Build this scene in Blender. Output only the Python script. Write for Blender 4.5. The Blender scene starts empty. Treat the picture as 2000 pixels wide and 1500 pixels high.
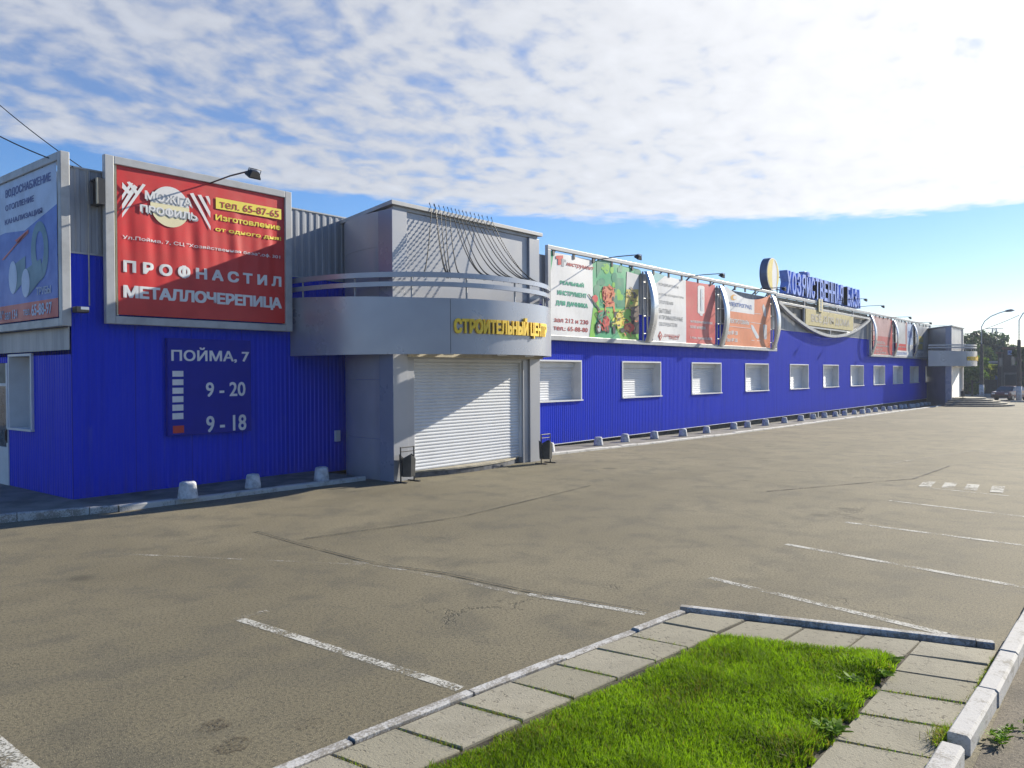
import bpy, bmesh, math, random
import numpy as np
from mathutils import Vector, Matrix
random.seed(7); rng = np.random.default_rng(7)
SC = bpy.context.scene; COL = SC.collection
R = math.radians

# ------------------------------------------------------------------ camera
CAM = Vector((-6.067, -15.278, 2.31)); YAW, PITCH, ROLL = R(50.839), R(-0.72), R(-0.331); FPX = 1540.0
fw = Vector((math.sin(YAW)*math.cos(PITCH), math.cos(YAW)*math.cos(PITCH), math.sin(PITCH)))
r0 = Vector((math.cos(YAW), -math.sin(YAW), 0)); u0 = r0.cross(fw)
rt = math.cos(ROLL)*r0 + math.sin(ROLL)*u0; up = -math.sin(ROLL)*r0 + math.cos(ROLL)*u0
cd = bpy.data.cameras.new('camera'); cam = bpy.data.objects.new('camera', cd); COL.objects.link(cam)
cd.sensor_width = 36; cd.lens = FPX/2000*36; cd.clip_start = 0.05; cd.clip_end = 8000
cam.matrix_world = Matrix(((rt.x, up.x, -fw.x, CAM.x), (rt.y, up.y, -fw.y, CAM.y), (rt.z, up.z, -fw.z, CAM.z), (0, 0, 0, 1)))
SC.camera = cam
SC.view_settings.view_transform = 'Standard'; SC.view_settings.look = 'None'
SC.view_settings.exposure = 1.05; SC.view_settings.gamma = 1

# ------------------------------------------------------------------ sun and sky
SUN = Vector((4.88, -1.23, 2.27)).normalized()
sd = bpy.data.lights.new('sun', 'SUN'); sd.energy = 5.0; sd.angle = R(0.5); sd.color = (1.0, 0.925, 0.78)
so = bpy.data.objects.new('sun', sd); COL.objects.link(so); so.rotation_euler = (-SUN).to_track_quat('-Z', 'Y').to_euler()

def nd(nt, kind, ins=None, **kw):
    n = nt.nodes.new(kind)
    for k, v in kw.items(): setattr(n, k, v)
    for k, v in (ins or {}).items():
        s = n.inputs[k]
        if hasattr(v, 'is_output'): nt.links.new(v, s)
        elif isinstance(v, (tuple, list)) and len(v) == 3 and s.type == 'RGBA': s.default_value = (*v, 1)
        else: s.default_value = v
    return n
def mth(nt, op, a, b=0.0, c=None, clamp=False):
    n = nd(nt, 'ShaderNodeMath', operation=op, use_clamp=clamp)
    for i, v in enumerate((a, b) if c is None else (a, b, c)):
        if hasattr(v, 'is_output'): nt.links.new(v, n.inputs[i])
        else: n.inputs[i].default_value = v
    return n.outputs[0]
def ramp(nt, x, lo, hi, a=0.0, b=1.0, smooth=True):
    n = nd(nt, 'ShaderNodeMapRange', interpolation_type='SMOOTHSTEP' if smooth else 'LINEAR')
    nt.links.new(x, n.inputs[0])
    for i, v in zip((1, 2, 3, 4), (lo, hi, a, b)): n.inputs[i].default_value = v
    return n.outputs[0]
def mix(nt, f, a, b, mode='MIX'):
    n = nd(nt, 'ShaderNodeMix', data_type='RGBA', blend_type=mode)
    for i, v in ((0, f), (6, a), (7, b)):
        if hasattr(v, 'is_output'): nt.links.new(v, n.inputs[i])
        elif i == 0: n.inputs[i].default_value = v
        else: n.inputs[i].default_value = (*v, 1)
    return n.outputs[2]
def noise(nt, vec, scale, detail=4, rough=0.55, dist=0.0, out='Fac'):
    n = nd(nt, 'ShaderNodeTexNoise', {'Scale': scale, 'Detail': detail, 'Roughness': rough, 'Distortion': dist})
    if vec is not None: nt.links.new(vec, n.inputs['Vector'])
    return n.outputs[out]
def scaled(nt, vec, s, loc=(0, 0, 0)):
    n = nd(nt, 'ShaderNodeMapping', {'Scale': s, 'Location': loc}); nt.links.new(vec, n.inputs['Vector'])
    return n.outputs[0]

W = bpy.data.worlds.new('World'); SC.world = W; W.use_nodes = True
nt = W.node_tree; nt.nodes.clear()
sky = nd(nt, 'ShaderNodeTexSky', sky_type='NISHITA', sun_disc=False, sun_elevation=math.asin(SUN.z),
         sun_rotation=math.atan2(SUN.x, SUN.y), altitude=100, air_density=1.0, dust_density=0.15, ozone_density=3.0)
tc = nd(nt, 'ShaderNodeTexCoord'); D = tc.outputs['Generated']
sp = nd(nt, 'ShaderNodeSeparateXYZ', {0: D})
dx, dy, dz = sp.outputs
zc = mth(nt, 'MAXIMUM', dz, 0.03)
U = mth(nt, 'DIVIDE', dx, zc); V = mth(nt, 'DIVIDE', dy, zc)
uv = nd(nt, 'ShaderNodeCombineXYZ', {0: U, 1: V, 2: 0.0}).outputs[0]
zs = mth(nt, 'ADD', zc, 0.16); uvs = nd(nt, 'ShaderNodeCombineXYZ', {0: mth(nt, 'DIVIDE', dx, zs), 1: mth(nt, 'DIVIDE', dy, zs), 2: 0.0}).outputs[0]
# far edge of the cloud sheet, in the plane of the sheet: runs past (1.2,3.7) (2.4,3.6) (3.9,3.1) (5.1,2.1) (5.4,1.1) (5.8,.6)
wob = noise(nt, uv, 1.1, 5, 0.6)
wob2 = noise(nt, scaled(nt, uv, (3.0, 3.0, 1), (7, 3, 0)), 1.6, 4, 0.6)
rad = mth(nt, 'POWER', mth(nt, 'ADD', mth(nt, 'POWER', mth(nt, 'DIVIDE', mth(nt, 'MAXIMUM', U, 0.0), 5.62), 2.6), mth(nt, 'POWER', mth(nt, 'DIVIDE', mth(nt, 'MAXIMUM', V, 0.0), 3.78), 2.6)), 1/2.6)
edge = mth(nt, 'ADD', rad, mth(nt, 'ADD', mth(nt, 'MULTIPLY', mth(nt, 'SUBTRACT', wob, 0.5), 0.22), mth(nt, 'MULTIPLY', mth(nt, 'SUBTRACT', wob2, 0.5), 0.10)))
sheet = ramp(nt, edge, 0.945, 1.015, 1.0, 0.0)
# puffs of the sheet
warp = nd(nt, 'ShaderNodeVectorMath', {0: uvs}, operation='ADD')
nt.links.new(nd(nt, 'ShaderNodeVectorMath', {0: noise(nt, uvs, 3.0, 3, 0.5, 0, 'Color'), 1: (0.12, 0.12, 0.0)}, operation='MULTIPLY').outputs[0], warp.inputs[1])
wv = warp.outputs[0]
p1 = noise(nt, scaled(nt, wv, (1.0, 1.15, 1)), 11.0, 5, 0.5)
p2 = noise(nt, scaled(nt, wv, (1.0, 1.0, 1), (3.1, 8.2, 0)), 3.2, 3, 0.5)
toward = nd(nt, 'ShaderNodeVectorMath', {0: D, 1: tuple(SUN)}, operation='DOT_PRODUCT').outputs['Value']
dens = mth(nt, 'ADD', mth(nt, 'ADD', mth(nt, 'MULTIPLY', p1, 0.85), mth(nt, 'MULTIPLY', p2, 0.55)), ramp(nt, toward, 0.45, 0.95, 0.0, 0.30, False))
rim = ramp(nt, edge, 0.80, 0.95, 0.0, 0.10)
dens = mth(nt, 'ADD', dens, rim)
cover = ramp(nt, dens, 0.48, 0.86, 0.22, 0.97)
# the sheet thins out overhead and behind the viewer
side = nd(nt, 'ShaderNodeVectorMath', {0: D, 1: (0.80, 0.60, 0.0)}, operation='DOT_PRODUCT').outputs['Value']
amount = mth(nt, 'MULTIPLY', mth(nt, 'MULTIPLY', mth(nt, 'MULTIPLY', sheet, cover), ramp(nt, side, 0.05, 0.5)), ramp(nt, dz, 0.43, 0.56, 1.0, 0.0))
amount = mth(nt, 'MULTIPLY', amount, ramp(nt, dz, 0.0, 0.05))
glow = ramp(nt, toward, 0.30, 0.97, 0.0, 1.0, False)
glow2 = mth(nt, 'POWER', glow, 2.0)
cb = mth(nt, 'ADD', mth(nt, 'ADD', 0.30, mth(nt, 'MULTIPLY', glow2, 0.24)), mth(nt, 'MULTIPLY', mth(nt, 'SUBTRACT', dens, 0.78), 0.17))
ccol = nd(nt, 'ShaderNodeVectorMath', {0: mix(nt, glow, (0.90, 0.96, 1.10), (1.0, 1.0, 1.0)), 'Scale': cb}, operation='SCALE').outputs[0]
skyc = nd(nt, 'ShaderNodeHueSaturation', {'Saturation': 1.28, 'Value': 1.0, 'Color': mix(nt, 1.0, sky.outputs[0], (1.02, 0.98, 1.09), 'MULTIPLY')}).outputs[0]
bg1 = nd(nt, 'ShaderNodeBackground', {'Color': skyc, 'Strength': 0.072})
bg2 = nd(nt, 'ShaderNodeBackground', {'Color': ccol, 'Strength': 1.0})
ms = nd(nt, 'ShaderNodeMixShader', {0: amount, 1: bg1.outputs[0], 2: bg2.outputs[0]})
nd(nt, 'ShaderNodeOutputWorld', {0: ms.outputs[0]})

# ------------------------------------------------------------------ measuring helpers: where a sight line meets a real plane
def ray(p): return rt*((p[0]-1000)/FPX) - up*((p[1]-750)/FPX) + fw
def fy(px, py, y=0.0):
    r = ray((px, py)); q = CAM + r*((y-CAM.y)/r.y); return q.x, q.z
GX, GZ = [12, 16.8, 23.7, 35, 61, 75], [0, -0.08, -0.176, -0.25, -0.43, -0.54]
def gz(x): return float(np.interp(x, GX, GZ))
def fz(px, py, dz=0.0):
    x = 20.0; r = ray((px, py))
    for _ in range(60):
        q = CAM + r*((gz(x)+dz-CAM.z)/r.z); x = q.x
    return q.x, q.y
def pj(p):
    q = Vector(p)-CAM; return 1000+FPX*q.dot(rt)/q.dot(fw), 750-FPX*q.dot(up)/q.dot(fw)

# ------------------------------------------------------------------ materials
MATS = {}
def mat(name, col, rough=0.5, metal=0.0, var=0.12, vscale=3.0, vstretch=(1, 1, 1), bump=0.0, bscale=40.0, col2=None, spec=0.5, coat=0.0, trans=0.0):
    if name in MATS: return MATS[name]
    m = bpy.data.materials.new(name); m.use_nodes = True; t = m.node_tree
    b = t.nodes['Principled BSDF']
    o = nd(t, 'ShaderNodeTexCoord').outputs['Object']
    n = noise(t, scaled(t, o, vstretch), vscale, 5, 0.6)
    c2 = col2 or tuple(min(1, c*(1-2.2*var)) for c in col)
    t.links.new(mix(t, ramp(t, n, 0.35, 0.72), tuple(min(1, c*(1+var*0.5)) for c in col), c2), b.inputs['Base Color'])
    t.links.new(ramp(t, n, 0.3, 0.75, rough*0.85, min(1, rough*1.2)), b.inputs['Roughness'])
    b.inputs['Metallic'].default_value = metal; b.inputs['Specular IOR Level'].default_value = spec
    b.inputs['Coat Weight'].default_value = coat
    if bump:
        bp = nd(t, 'ShaderNodeBump', {'Strength': bump, 'Distance': 0.02, 'Height': noise(t, o, bscale, 5, 0.65)})
        t.links.new(bp.outputs[0], b.inputs['Normal'])
    MATS[name] = m; return m

def asphalt(name, c1, c2, c3, road=False):
    m = bpy.data.materials.new(name); m.use_nodes = True; t = m.node_tree; b = t.nodes['Principled BSDF']
    o = nd(t, 'ShaderNodeTexCoord').outputs['Object']
    big = noise(t, o, 0.22, 6, 0.62, 0.4); mid = noise(t, o, 1.4, 6, 0.65, 0.3); fine = noise(t, o, 38, 4, 0.7); grit = noise(t, o, 120, 2, 0.6)
    c = mix(t, ramp(t, big, 0.36, 0.66), c1, c2)
    c = mix(t, ramp(t, mid, 0.44, 0.68, 0, 0.80), c, c3)
    # tyre-polished lanes running along the lot
    lane = noise(t, scaled(t, o, (0.05, 0.55, 1)), 1.0, 4, 0.6)
    c = mix(t, ramp(t, lane, 0.50, 0.70, 0, 0.45), c, tuple(x*0.72 for x in c1))
    c = mix(t, ramp(t, fine, 0.44, 0.66, 0.0, 0.80), c, tuple(x*0.50 for x in c3))
    c = mix(t, ramp(t, grit, 0.60, 0.72, 0, 0.85), c, tuple(min(1, x*2.0) for x in c2))
    c = mix(t, ramp(t, grit, 0.30, 0.40, 0.7, 0), c, tuple(x*0.4 for x in c3))
    # cracks
    vo = nd(t, 'ShaderNodeTexVoronoi', {'Scale': 0.27}, feature='DISTANCE_TO_EDGE')
    wv = nd(t, 'ShaderNodeVectorMath', {0: o}, operation='ADD')
    t.links.new(nd(t, 'ShaderNodeVectorMath', {0: noise(t, o, 1.7, 5, 0.7, 0, 'Color'), 1: (1.5, 1.5, 0)}, operation='MULTIPLY').outputs[0], wv.inputs[1])
    t.links.new(wv.outputs[0], vo.inputs['Vector'])
    gate = ramp(t, noise(t, o, 0.33, 3, 0.5), 0.54, 0.64)
    crack = mth(t, 'MULTIPLY', ramp(t, vo.outputs['Distance'], 0.002, 0.009, 1, 0), gate)
    c = mix(t, mth(t, 'MULTIPLY', crack, 0.45), c, tuple(x*0.35 for x in c3))
    # oil spots
    v2 = nd(t, 'ShaderNodeTexVoronoi', {'Scale': 0.42, 'Randomness': 1.0}); t.links.new(o, v2.inputs['Vector'])
    oil = mth(t, 'MULTIPLY', ramp(t, mth(t, 'ADD', v2.outputs['Distance'], mth(t, 'MULTIPLY', mid, 0.12)), 0.10, 0.16, 1, 0), 0.55)
    c = mix(t, oil, c, tuple(x*0.35 for x in c3))
    t.links.new(c, b.inputs['Base Color'])
    b.inputs['Roughness'].default_value = 0.85; b.inputs['Specular IOR Level'].default_value = 0.35
    h = mth(t, 'ADD', mth(t, 'MULTIPLY', fine, 0.6), mth(t, 'SUBTRACT', mth(t, 'MULTIPLY', grit, 0.5), crack))
    bp = nd(t, 'ShaderNodeBump', {'Strength': 0.55, 'Distance': 0.012, 'Height': h}); t.links.new(bp.outputs[0], b.inputs['Normal'])
    return m

def bluemat(name='blue profiled steel', base=(0.0022, 0.029, 0.55)):
    m = bpy.data.materials.new(name); m.use_nodes = True; t = m.node_tree; b = t.nodes['Principled BSDF']
    o = nd(t, 'ShaderNodeTexCoord').outputs['Object']
    streak = noise(t, scaled(t, o, (6, 6, 0.25)), 1.0, 5, 0.65); blot = noise(t, o, 0.35, 4, 0.6)
    sheetv = nd(t, 'ShaderNodeTexVoronoi', {'Scale': 1.0}); t.links.new(scaled(t, o, (0.9, 0, 0)), sheetv.inputs['Vector'])
    sv = nd(t, 'ShaderNodeSeparateColor', {0: sheetv.outputs['Color']}).outputs[0]
    c = mix(t, ramp(t, streak, 0.45, 0.75, 0, 0.55), base, tuple(x*0.72 for x in base))
    c = mix(t, ramp(t, blot, 0.45, 0.75, 0, 0.35), c, (0.007, 0.036, 0.58))
    c = mix(t, ramp(t, sv, 0.0, 1.0, 0, 0.30), c, (0.004, 0.030, 0.62))
    ox = nd(t, 'ShaderNodeSeparateXYZ', {0: o}); lap = mth(t, 'FRACT', mth(t, 'DIVIDE', mth(t, 'ADD', ox.outputs[0], ox.outputs[1]), 1.15))
    c = mix(t, mth(t, 'MULTIPLY', ramp(t, lap, 0.0, 0.022, 1, 0), 0.6), c, (0.0015, 0.006, 0.16))
    below = mth(t, 'MULTIPLY', ramp(t, ox.outputs[2], 1.30, 1.44, 1, 0), ramp(t, ox.outputs[2], 0.1, 1.3, 0.15, 1.0))
    run = ramp(t, noise(t, scaled(t, o, (5, 5, 0.15)), 1.0, 4, 0.7), 0.54, 0.70)
    c = mix(t, mth(t, 'MULTIPLY', mth(t, 'MULTIPLY', below, run), 0.40), c, (0.045, 0.075, 0.46))
    wash = noise(t, scaled(t, o, (9, 9, 0.04)), 1.0, 3, 0.6)
    c = mix(t, ramp(t, wash, 0.60, 0.72, 0, 0.45), c, (0.03, 0.055, 0.50)); c = mix(t, ramp(t, wash, 0.26, 0.36, 0.55, 0), c, (0.002, 0.007, 0.20))
    sz = nd(t, 'ShaderNodeSeparateXYZ', {0: o}).outputs[2]
    # dust splashed up from the pavement
    dirt = mth(t, 'MULTIPLY', ramp(t, sz, 0.0, 0.7, 0.38, 0), ramp(t, streak, 0.3, 0.7))
    c = mix(t, dirt, c, (0.035, 0.042, 0.18))
    t.links.new(c, b.inputs['Base Color'])
    t.links.new(ramp(t, streak, 0.3, 0.8, 0.38, 0.52), b.inputs['Roughness'])
    b.inputs['Specular IOR Level'].default_value = 0.10
    bp = nd(t, 'ShaderNodeBump', {'Strength': 0.25, 'Distance': 0.03, 'Height': noise(t, scaled(t, o, (1, 1, 0.5)), 1.6, 3, 0.5)}); t.links.new(bp.outputs[0], b.inputs['Normal'])
    return m

def wornpaint(name, col, under, wear=0.5, scale=9.0):
    m = bpy.data.materials.new(name); m.use_nodes = True; t = m.node_tree; b = t.nodes['Principled BSDF']
    o = nd(t, 'ShaderNodeTexCoord').outputs['Object']
    n = mth(t, 'ADD', mth(t, 'MULTIPLY', noise(t, o, scale, 6, 0.75), 0.6), mth(t, 'MULTIPLY', noise(t, o, 55, 3, 0.7), 0.4))
    t.links.new(mix(t, ramp(t, n, wear-0.05, wear+0.07), col, under), b.inputs['Base Color'])
    b.inputs['Roughness'].default_value = 0.85
    bp = nd(t, 'ShaderNodeBump', {'Strength': 0.6, 'Distance': 0.01, 'Height': n}); t.links.new(bp.outputs[0], b.inputs['Normal'])
    return m

def marking(name, col, wear):
    m = bpy.data.materials.new(name); m.use_nodes = True; t = m.node_tree; b = t.nodes['Principled BSDF']
    o = nd(t, 'ShaderNodeTexCoord').outputs['Object']
    n = mth(t, 'ADD', mth(t, 'MULTIPLY', noise(t, o, 2.2, 6, 0.7), 0.5), mth(t, 'MULTIPLY', noise(t, o, 42, 4, 0.75), 0.5))
    b.inputs['Base Color'].default_value = (*col, 1); b.inputs['Roughness'].default_value = 0.85
    tr = nd(t, 'ShaderNodeBsdfTransparent')
    ms = nd(t, 'ShaderNodeMixShader', {0: ramp(t, n, wear-0.06, wear+0.06, 0.08, 1.0), 1: b.outputs[0], 2: tr.outputs[0]})
    t.links.new(ms.outputs[0], t.nodes['Material Output'].inputs[0]); return m

def leafmat(name, a, b_, tr=0.35):
    m = bpy.data.materials.new(name); m.use_nodes = True; t = m.node_tree; b = t.nodes['Principled BSDF']
    g = nd(t, 'ShaderNodeNewGeometry').outputs['Random Per Island']
    o = nd(t, 'ShaderNodeTexCoord').outputs['Object']
    c = mix(t, g, a, b_)
    c = mix(t, ramp(t, noise(t, o, 2.4, 4, 0.65), 0.38, 0.66, 0, 0.8), c, tuple(x*0.60 for x in a))
    t.links.new(c, b.inputs['Base Color']); b.inputs['Roughness'].default_value = 0.6; b.inputs['Specular IOR Level'].default_value = 0.12
    ts = nd(t, 'ShaderNodeBsdfTranslucent'); t.links.new(mix(t, 1.0, c, (1.5, 1.6, 0.5), 'MULTIPLY'), ts.inputs[0])
    ms = nd(t, 'ShaderNodeMixShader', {0: tr, 1: b.outputs[0], 2: ts.outputs[0]})
    t.links.new(ms.outputs[0], t.nodes['Material Output'].inputs[0]); return m

BLUE = bluemat()
GREYP = mat('grey profiled steel', (0.30, 0.32, 0.36), 0.42, 0.0, 0.10, 1.2, (5, 5, 0.4), spec=0.4)
PANEL = mat('grey composite panel', (0.36, 0.37, 0.40), 0.34, 0.15, 0.05, 0.8, spec=0.45)
PANELD = mat('blue grey composite panel', (0.23, 0.26, 0.34), 0.30, 0.15, 0.05, 0.8)
CANOPYM = mat('silver grey fascia', (0.33, 0.35, 0.40), 0.30, 0.35, 0.04, 0.6)
BEAM = mat('grey painted steel beam', (0.37, 0.38, 0.39), 0.42, 0.0, 0.10, 2.5, bump=0.05)
DARKBEAM = mat('dark weathered steel', (0.10, 0.10, 0.11), 0.5, 0.2)
WHITE = mat('white painted metal', (0.62, 0.63, 0.64), 0.42, 0, 0.05, 2.0)
SLAT = mat('white slat enamel', (0.62, 0.635, 0.66), 0.38, 0, 0.05, 1.0)
SILVER = mat('brushed silver sheet', (0.55, 0.57, 0.60), 0.30, 0.75, 0.06, 2.0)
CONC = mat('dirty foundation concrete', (0.07, 0.068, 0.065), 0.9, 0, 0.25, 3, bump=0.3)
PAVE = mat('pavement concrete', (0.17, 0.16, 0.14), 0.9, 0, 0.25, 1.3, bump=0.35, bscale=30)
BOLL = mat('whitewashed rough concrete', (0.52, 0.53, 0.55), 0.85, 0, 0.2, 7, bump=0.5, bscale=25)
BLACK = mat('black painted steel', (0.022, 0.022, 0.025), 0.45, 0.2)
GLASSD = mat('dark lamp glass', (0.10, 0.11, 0.13), 0.08, 0.0, spec=0.8)
ROOFM = mat('bitumen roof', (0.08, 0.08, 0.085), 0.9)
YEL = mat('yellow letter paint', (0.92, 0.62, 0.035), 0.45, 0, 0.08, 3)
KERBW = wornpaint('whitewashed kerb', (0.45, 0.44, 0.42), (0.25, 0.235, 0.205), 0.545, 5)
KERBG = wornpaint('worn kerb stone', (0.46, 0.455, 0.44), (0.22, 0.205, 0.18), 0.48, 6)

# ------------------------------------------------------------------ mesh collecting
LOC = {}
def loc_of(o): return LOC.get(o.name, Vector((0, 0, 0))) if o else Vector((0, 0, 0))
class MB:
    def __init__(s): s.v = []; s.f = []; s.mi = []; s.sm = []; s.marks = []; s.tm = []
    def mk(s): s.marks.append((len(s.v), len(s.f)))
    def add(s, vs, fs, mi=0, smooth=False):
        n = len(s.v); s.v += [tuple(v) for v in vs]
        for f in fs: s.f.append(tuple(i+n for i in f)); s.mi.append(mi); s.sm.append(smooth)
        return s
    def box(s, a, b, mi=0):
        s.mk()
        (x0, y0, z0), (x1, y1, z1) = a, b
        return s.add([(x0, y0, z0), (x1, y0, z0), (x1, y1, z0), (x0, y1, z0), (x0, y0, z1), (x1, y0, z1), (x1, y1, z1), (x0, y1, z1)],
                     [(0, 3, 2, 1), (4, 5, 6, 7), (0, 1, 5, 4), (1, 2, 6, 5), (2, 3, 7, 6), (3, 0, 4, 7)], mi)
    def bar(s, a, b, w, h, upv=(0, 0, 1), mi=0):
        s.mk()
        a, b = Vector(a), Vector(b); d = (b-a).normalized(); q = d.cross(Vector(upv))
        if q.length < 1e-4: q = d.cross(Vector((1, 0, 0)))
        q.normalize(); u = q.cross(d).normalized()
        vs = [p + q*(sx*w/2) + u*(sz*h/2) for p in (a, b) for sx, sz in ((-1, -1), (1, -1), (1, 1), (-1, 1))]
        return s.add(vs, [(3, 2, 1, 0), (4, 5, 6, 7), (0, 1, 5, 4), (1, 2, 6, 5), (2, 3, 7, 6), (3, 0, 4, 7)], mi)
    def tube(s, pts, r, n=8, mi=0, caps=True):
        s.mk()
        pts = [Vector(p) for p in pts]; rs = r if isinstance(r, (list, tuple)) else [r]*len(pts)
        vs = []; prev = None
        for i, p in enumerate(pts):
            d = (pts[min(i+1, len(pts)-1)]-pts[max(i-1, 0)]).normalized()
            q = prev if prev is not None else (Vector((0, 0, 1)) if abs(d.z) < 0.9 else Vector((1, 0, 0)))
            q = (q - d*q.dot(d)).normalized(); prev = q; w = d.cross(q)
            vs += [p + (q*math.cos(2*math.pi*k/n) + w*math.sin(2*math.pi*k/n))*rs[i] for k in range(n)]
        fs = [(i*n+k, i*n+(k+1) % n, (i+1)*n+(k+1) % n, (i+1)*n+k) for i in range(len(pts)-1) for k in range(n)]
        s.add(vs, fs, mi, True)
        if caps: s.add(vs[:n], [tuple(range(n))[::-1]], mi); s.add(vs[-n:], [tuple(range(n))], mi)
        return s
    def lathe(s, c, prof, n=20, mi=0, smooth=True):   # prof: (r,z)
        s.mk()
        vs = [(c[0]+r*math.cos(2*math.pi*k/n), c[1]+r*math.sin(2*math.pi*k/n), c[2]+z) for r, z in prof for k in range(n)]
        fs = [(i*n+k, i*n+(k+1) % n, (i+1)*n+(k+1) % n, (i+1)*n+k) for i in range(len(prof)-1) for k in range(n)]
        fs += [tuple(range(n))[::-1], tuple((len(prof)-1)*n+k for k in range(n))]
        return s.add(vs, fs, mi, smooth)
    def prism(s, poly, f0, f1, mi=0):  # poly 2d list, f(u,v)->3d for the two faces
        n = len(poly); vs = [f0(*p) for p in poly]+[f1(*p) for p in poly]
        return s.add(vs, [tuple(range(n)), tuple(range(n, 2*n))[::-1]]+[(i, i+n, (i+1) % n+n, (i+1) % n) for i in range(n)], mi)
    def build(s, name, mats, parent=None, bevel=0.0, kind=None, label=None, split=False):
        mk = s.marks if split else (s.tm if name == 'lettering' else [])
        if len(mk) > 1:
            mk = [(0, 0)]+mk[1:]+[(len(s.v), len(s.f))]; r = None
            for (v0, f0), (v1, f1) in zip(mk, mk[1:]):
                q = MB(); q.v = s.v[v0:v1]; q.f = [tuple(i-v0 for i in f) for f in s.f[f0:f1]]; q.mi = s.mi[f0:f1]; q.sm = s.sm[f0:f1]
                o = q.build(name, mats, parent, bevel, kind, label); r = r or o
            return r
        me = bpy.data.meshes.new(name); L = loc_of(parent)
        me.from_pydata([(v[0]-L.x, v[1]-L.y, v[2]-L.z) for v in s.v], [], s.f)
        if not isinstance(mats, (list, tuple)): mats = [mats]
        for m in mats: me.materials.append(m)
        me.polygons.foreach_set('material_index', s.mi); me.polygons.foreach_set('use_smooth', s.sm); me.update()
        o = bpy.data.objects.new(name, me); COL.objects.link(o)
        if parent: o.parent = parent; LOC[o.name] = L
        if bevel:
            b = o.modifiers.new('bevel', 'BEVEL'); b.width = bevel; b.segments = 2; b.limit_method = 'ANGLE'; b.angle_limit = R(50)
        if kind: o['kind'] = kind
        if label: o['label'] = label
        return o
def thing(name, label, cat, loc=(0, 0, 0), group=None):
    o = bpy.data.objects.new(name, None); COL.objects.link(o); o.location = loc; LOC[o.name] = Vector(loc)
    o.empty_display_size = 0.2; o['label'] = label; o['category'] = cat
    if group: o['group'] = group
    return o
def tag(o, label, cat, group=None):
    o['label'] = label; o['category'] = cat
    if group: o['group'] = group
    return o
def dup(root, loc, label, rotz=None, scale=None):
    r = root.copy(); COL.objects.link(r); r.location = loc; r['label'] = label
    if rotz is not None: r.rotation_euler = (0, 0, rotz)
    if scale: r.scale = (scale,)*3
    def kids(a, b):
        for ch in [c for c in a.children]:
            d = ch.copy(); COL.objects.link(d); d.parent = b; kids(ch, d)
    kids(root, r); return r

TCACHE = {}
def rawtext(body, spacing):
    c = bpy.data.curves.new('t', 'FONT'); c.body = body; c.resolution_u = 3; c.space_character = spacing
    o = bpy.data.objects.new('t', c); COL.objects.link(o)
    me = bpy.data.meshes.new_from_object(o.evaluated_get(bpy.context.evaluated_depsgraph_get()))
    r = np.array([v.co[:] for v in me.vertices]), [tuple(p.vertices) for p in me.polygons]
    bpy.data.objects.remove(o); bpy.data.curves.remove(c); bpy.data.meshes.remove(me); return r
def glyphs(body, bold=0.0, ext=0.0, spacing=1.0):
    k = (body, bold, ext, spacing)
    if k in TCACHE: return TCACHE[k]
    if not ext and ('Ф' in body or 'ф' in body):   # the font's own Ф fills badly: round letter plus an upright bar
        b2 = body.replace('Ф', 'О').replace('ф', 'о'); V0, F0 = rawtext(b2, spacing); F0 = list(F0); V0 = [tuple(v) for v in V0]
        for i, ch in enumerate(body):
            if ch in 'Фф':
                xr = rawtext(b2[:i+1], spacing)[0][:, 0].max(); q = rawtext(b2[i], spacing)[0]; xc = xr-(q[:, 0].max()-q[:, 0].min())/2
                y0, y1, w2 = (-0.05, 0.78, 0.065) if ch == 'Ф' else (-0.2, 0.73, 0.045); n = len(V0)
                V0 += [(xc-w2, y0, 0.001), (xc+w2, y0, 0.001), (xc+w2, y1, 0.001), (xc-w2, y1, 0.001)]; F0.append((n, n+1, n+2, n+3))
        vs = np.array(V0); lo = vs.min(0); hi = vs.max(0)
        vs[:, 0] = (vs[:, 0]-lo[0])/(hi[0]-lo[0]); vs[:, 1] = (vs[:, 1]-lo[1])/(hi[1]-lo[1]); TCACHE[k] = (vs, F0); return TCACHE[k]
    c = bpy.data.curves.new('t', 'FONT'); c.body = body; c.offset = bold; c.extrude = ext; c.resolution_u = 3; c.space_character = spacing
    o = bpy.data.objects.new('t', c); COL.objects.link(o)
    me = bpy.data.meshes.new_from_object(o.evaluated_get(bpy.context.evaluated_depsgraph_get()))
    vs = np.array([v.co[:] for v in me.vertices]); fs = [tuple(p.vertices) for p in me.polygons]
    bpy.data.objects.remove(o); bpy.data.curves.remove(c); bpy.data.meshes.remove(me)
    lo = vs.min(0); hi = vs.max(0)
    vs[:, 0] = (vs[:, 0]-lo[0])/(hi[0]-lo[0]); vs[:, 1] = (vs[:, 1]-lo[1])/(hi[1]-lo[1])
    if ext: vs[:, 2] = (vs[:, 2]-lo[2])/(hi[2]-lo[2])
    TCACHE[k] = (vs, fs); return TCACHE[k]
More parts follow.
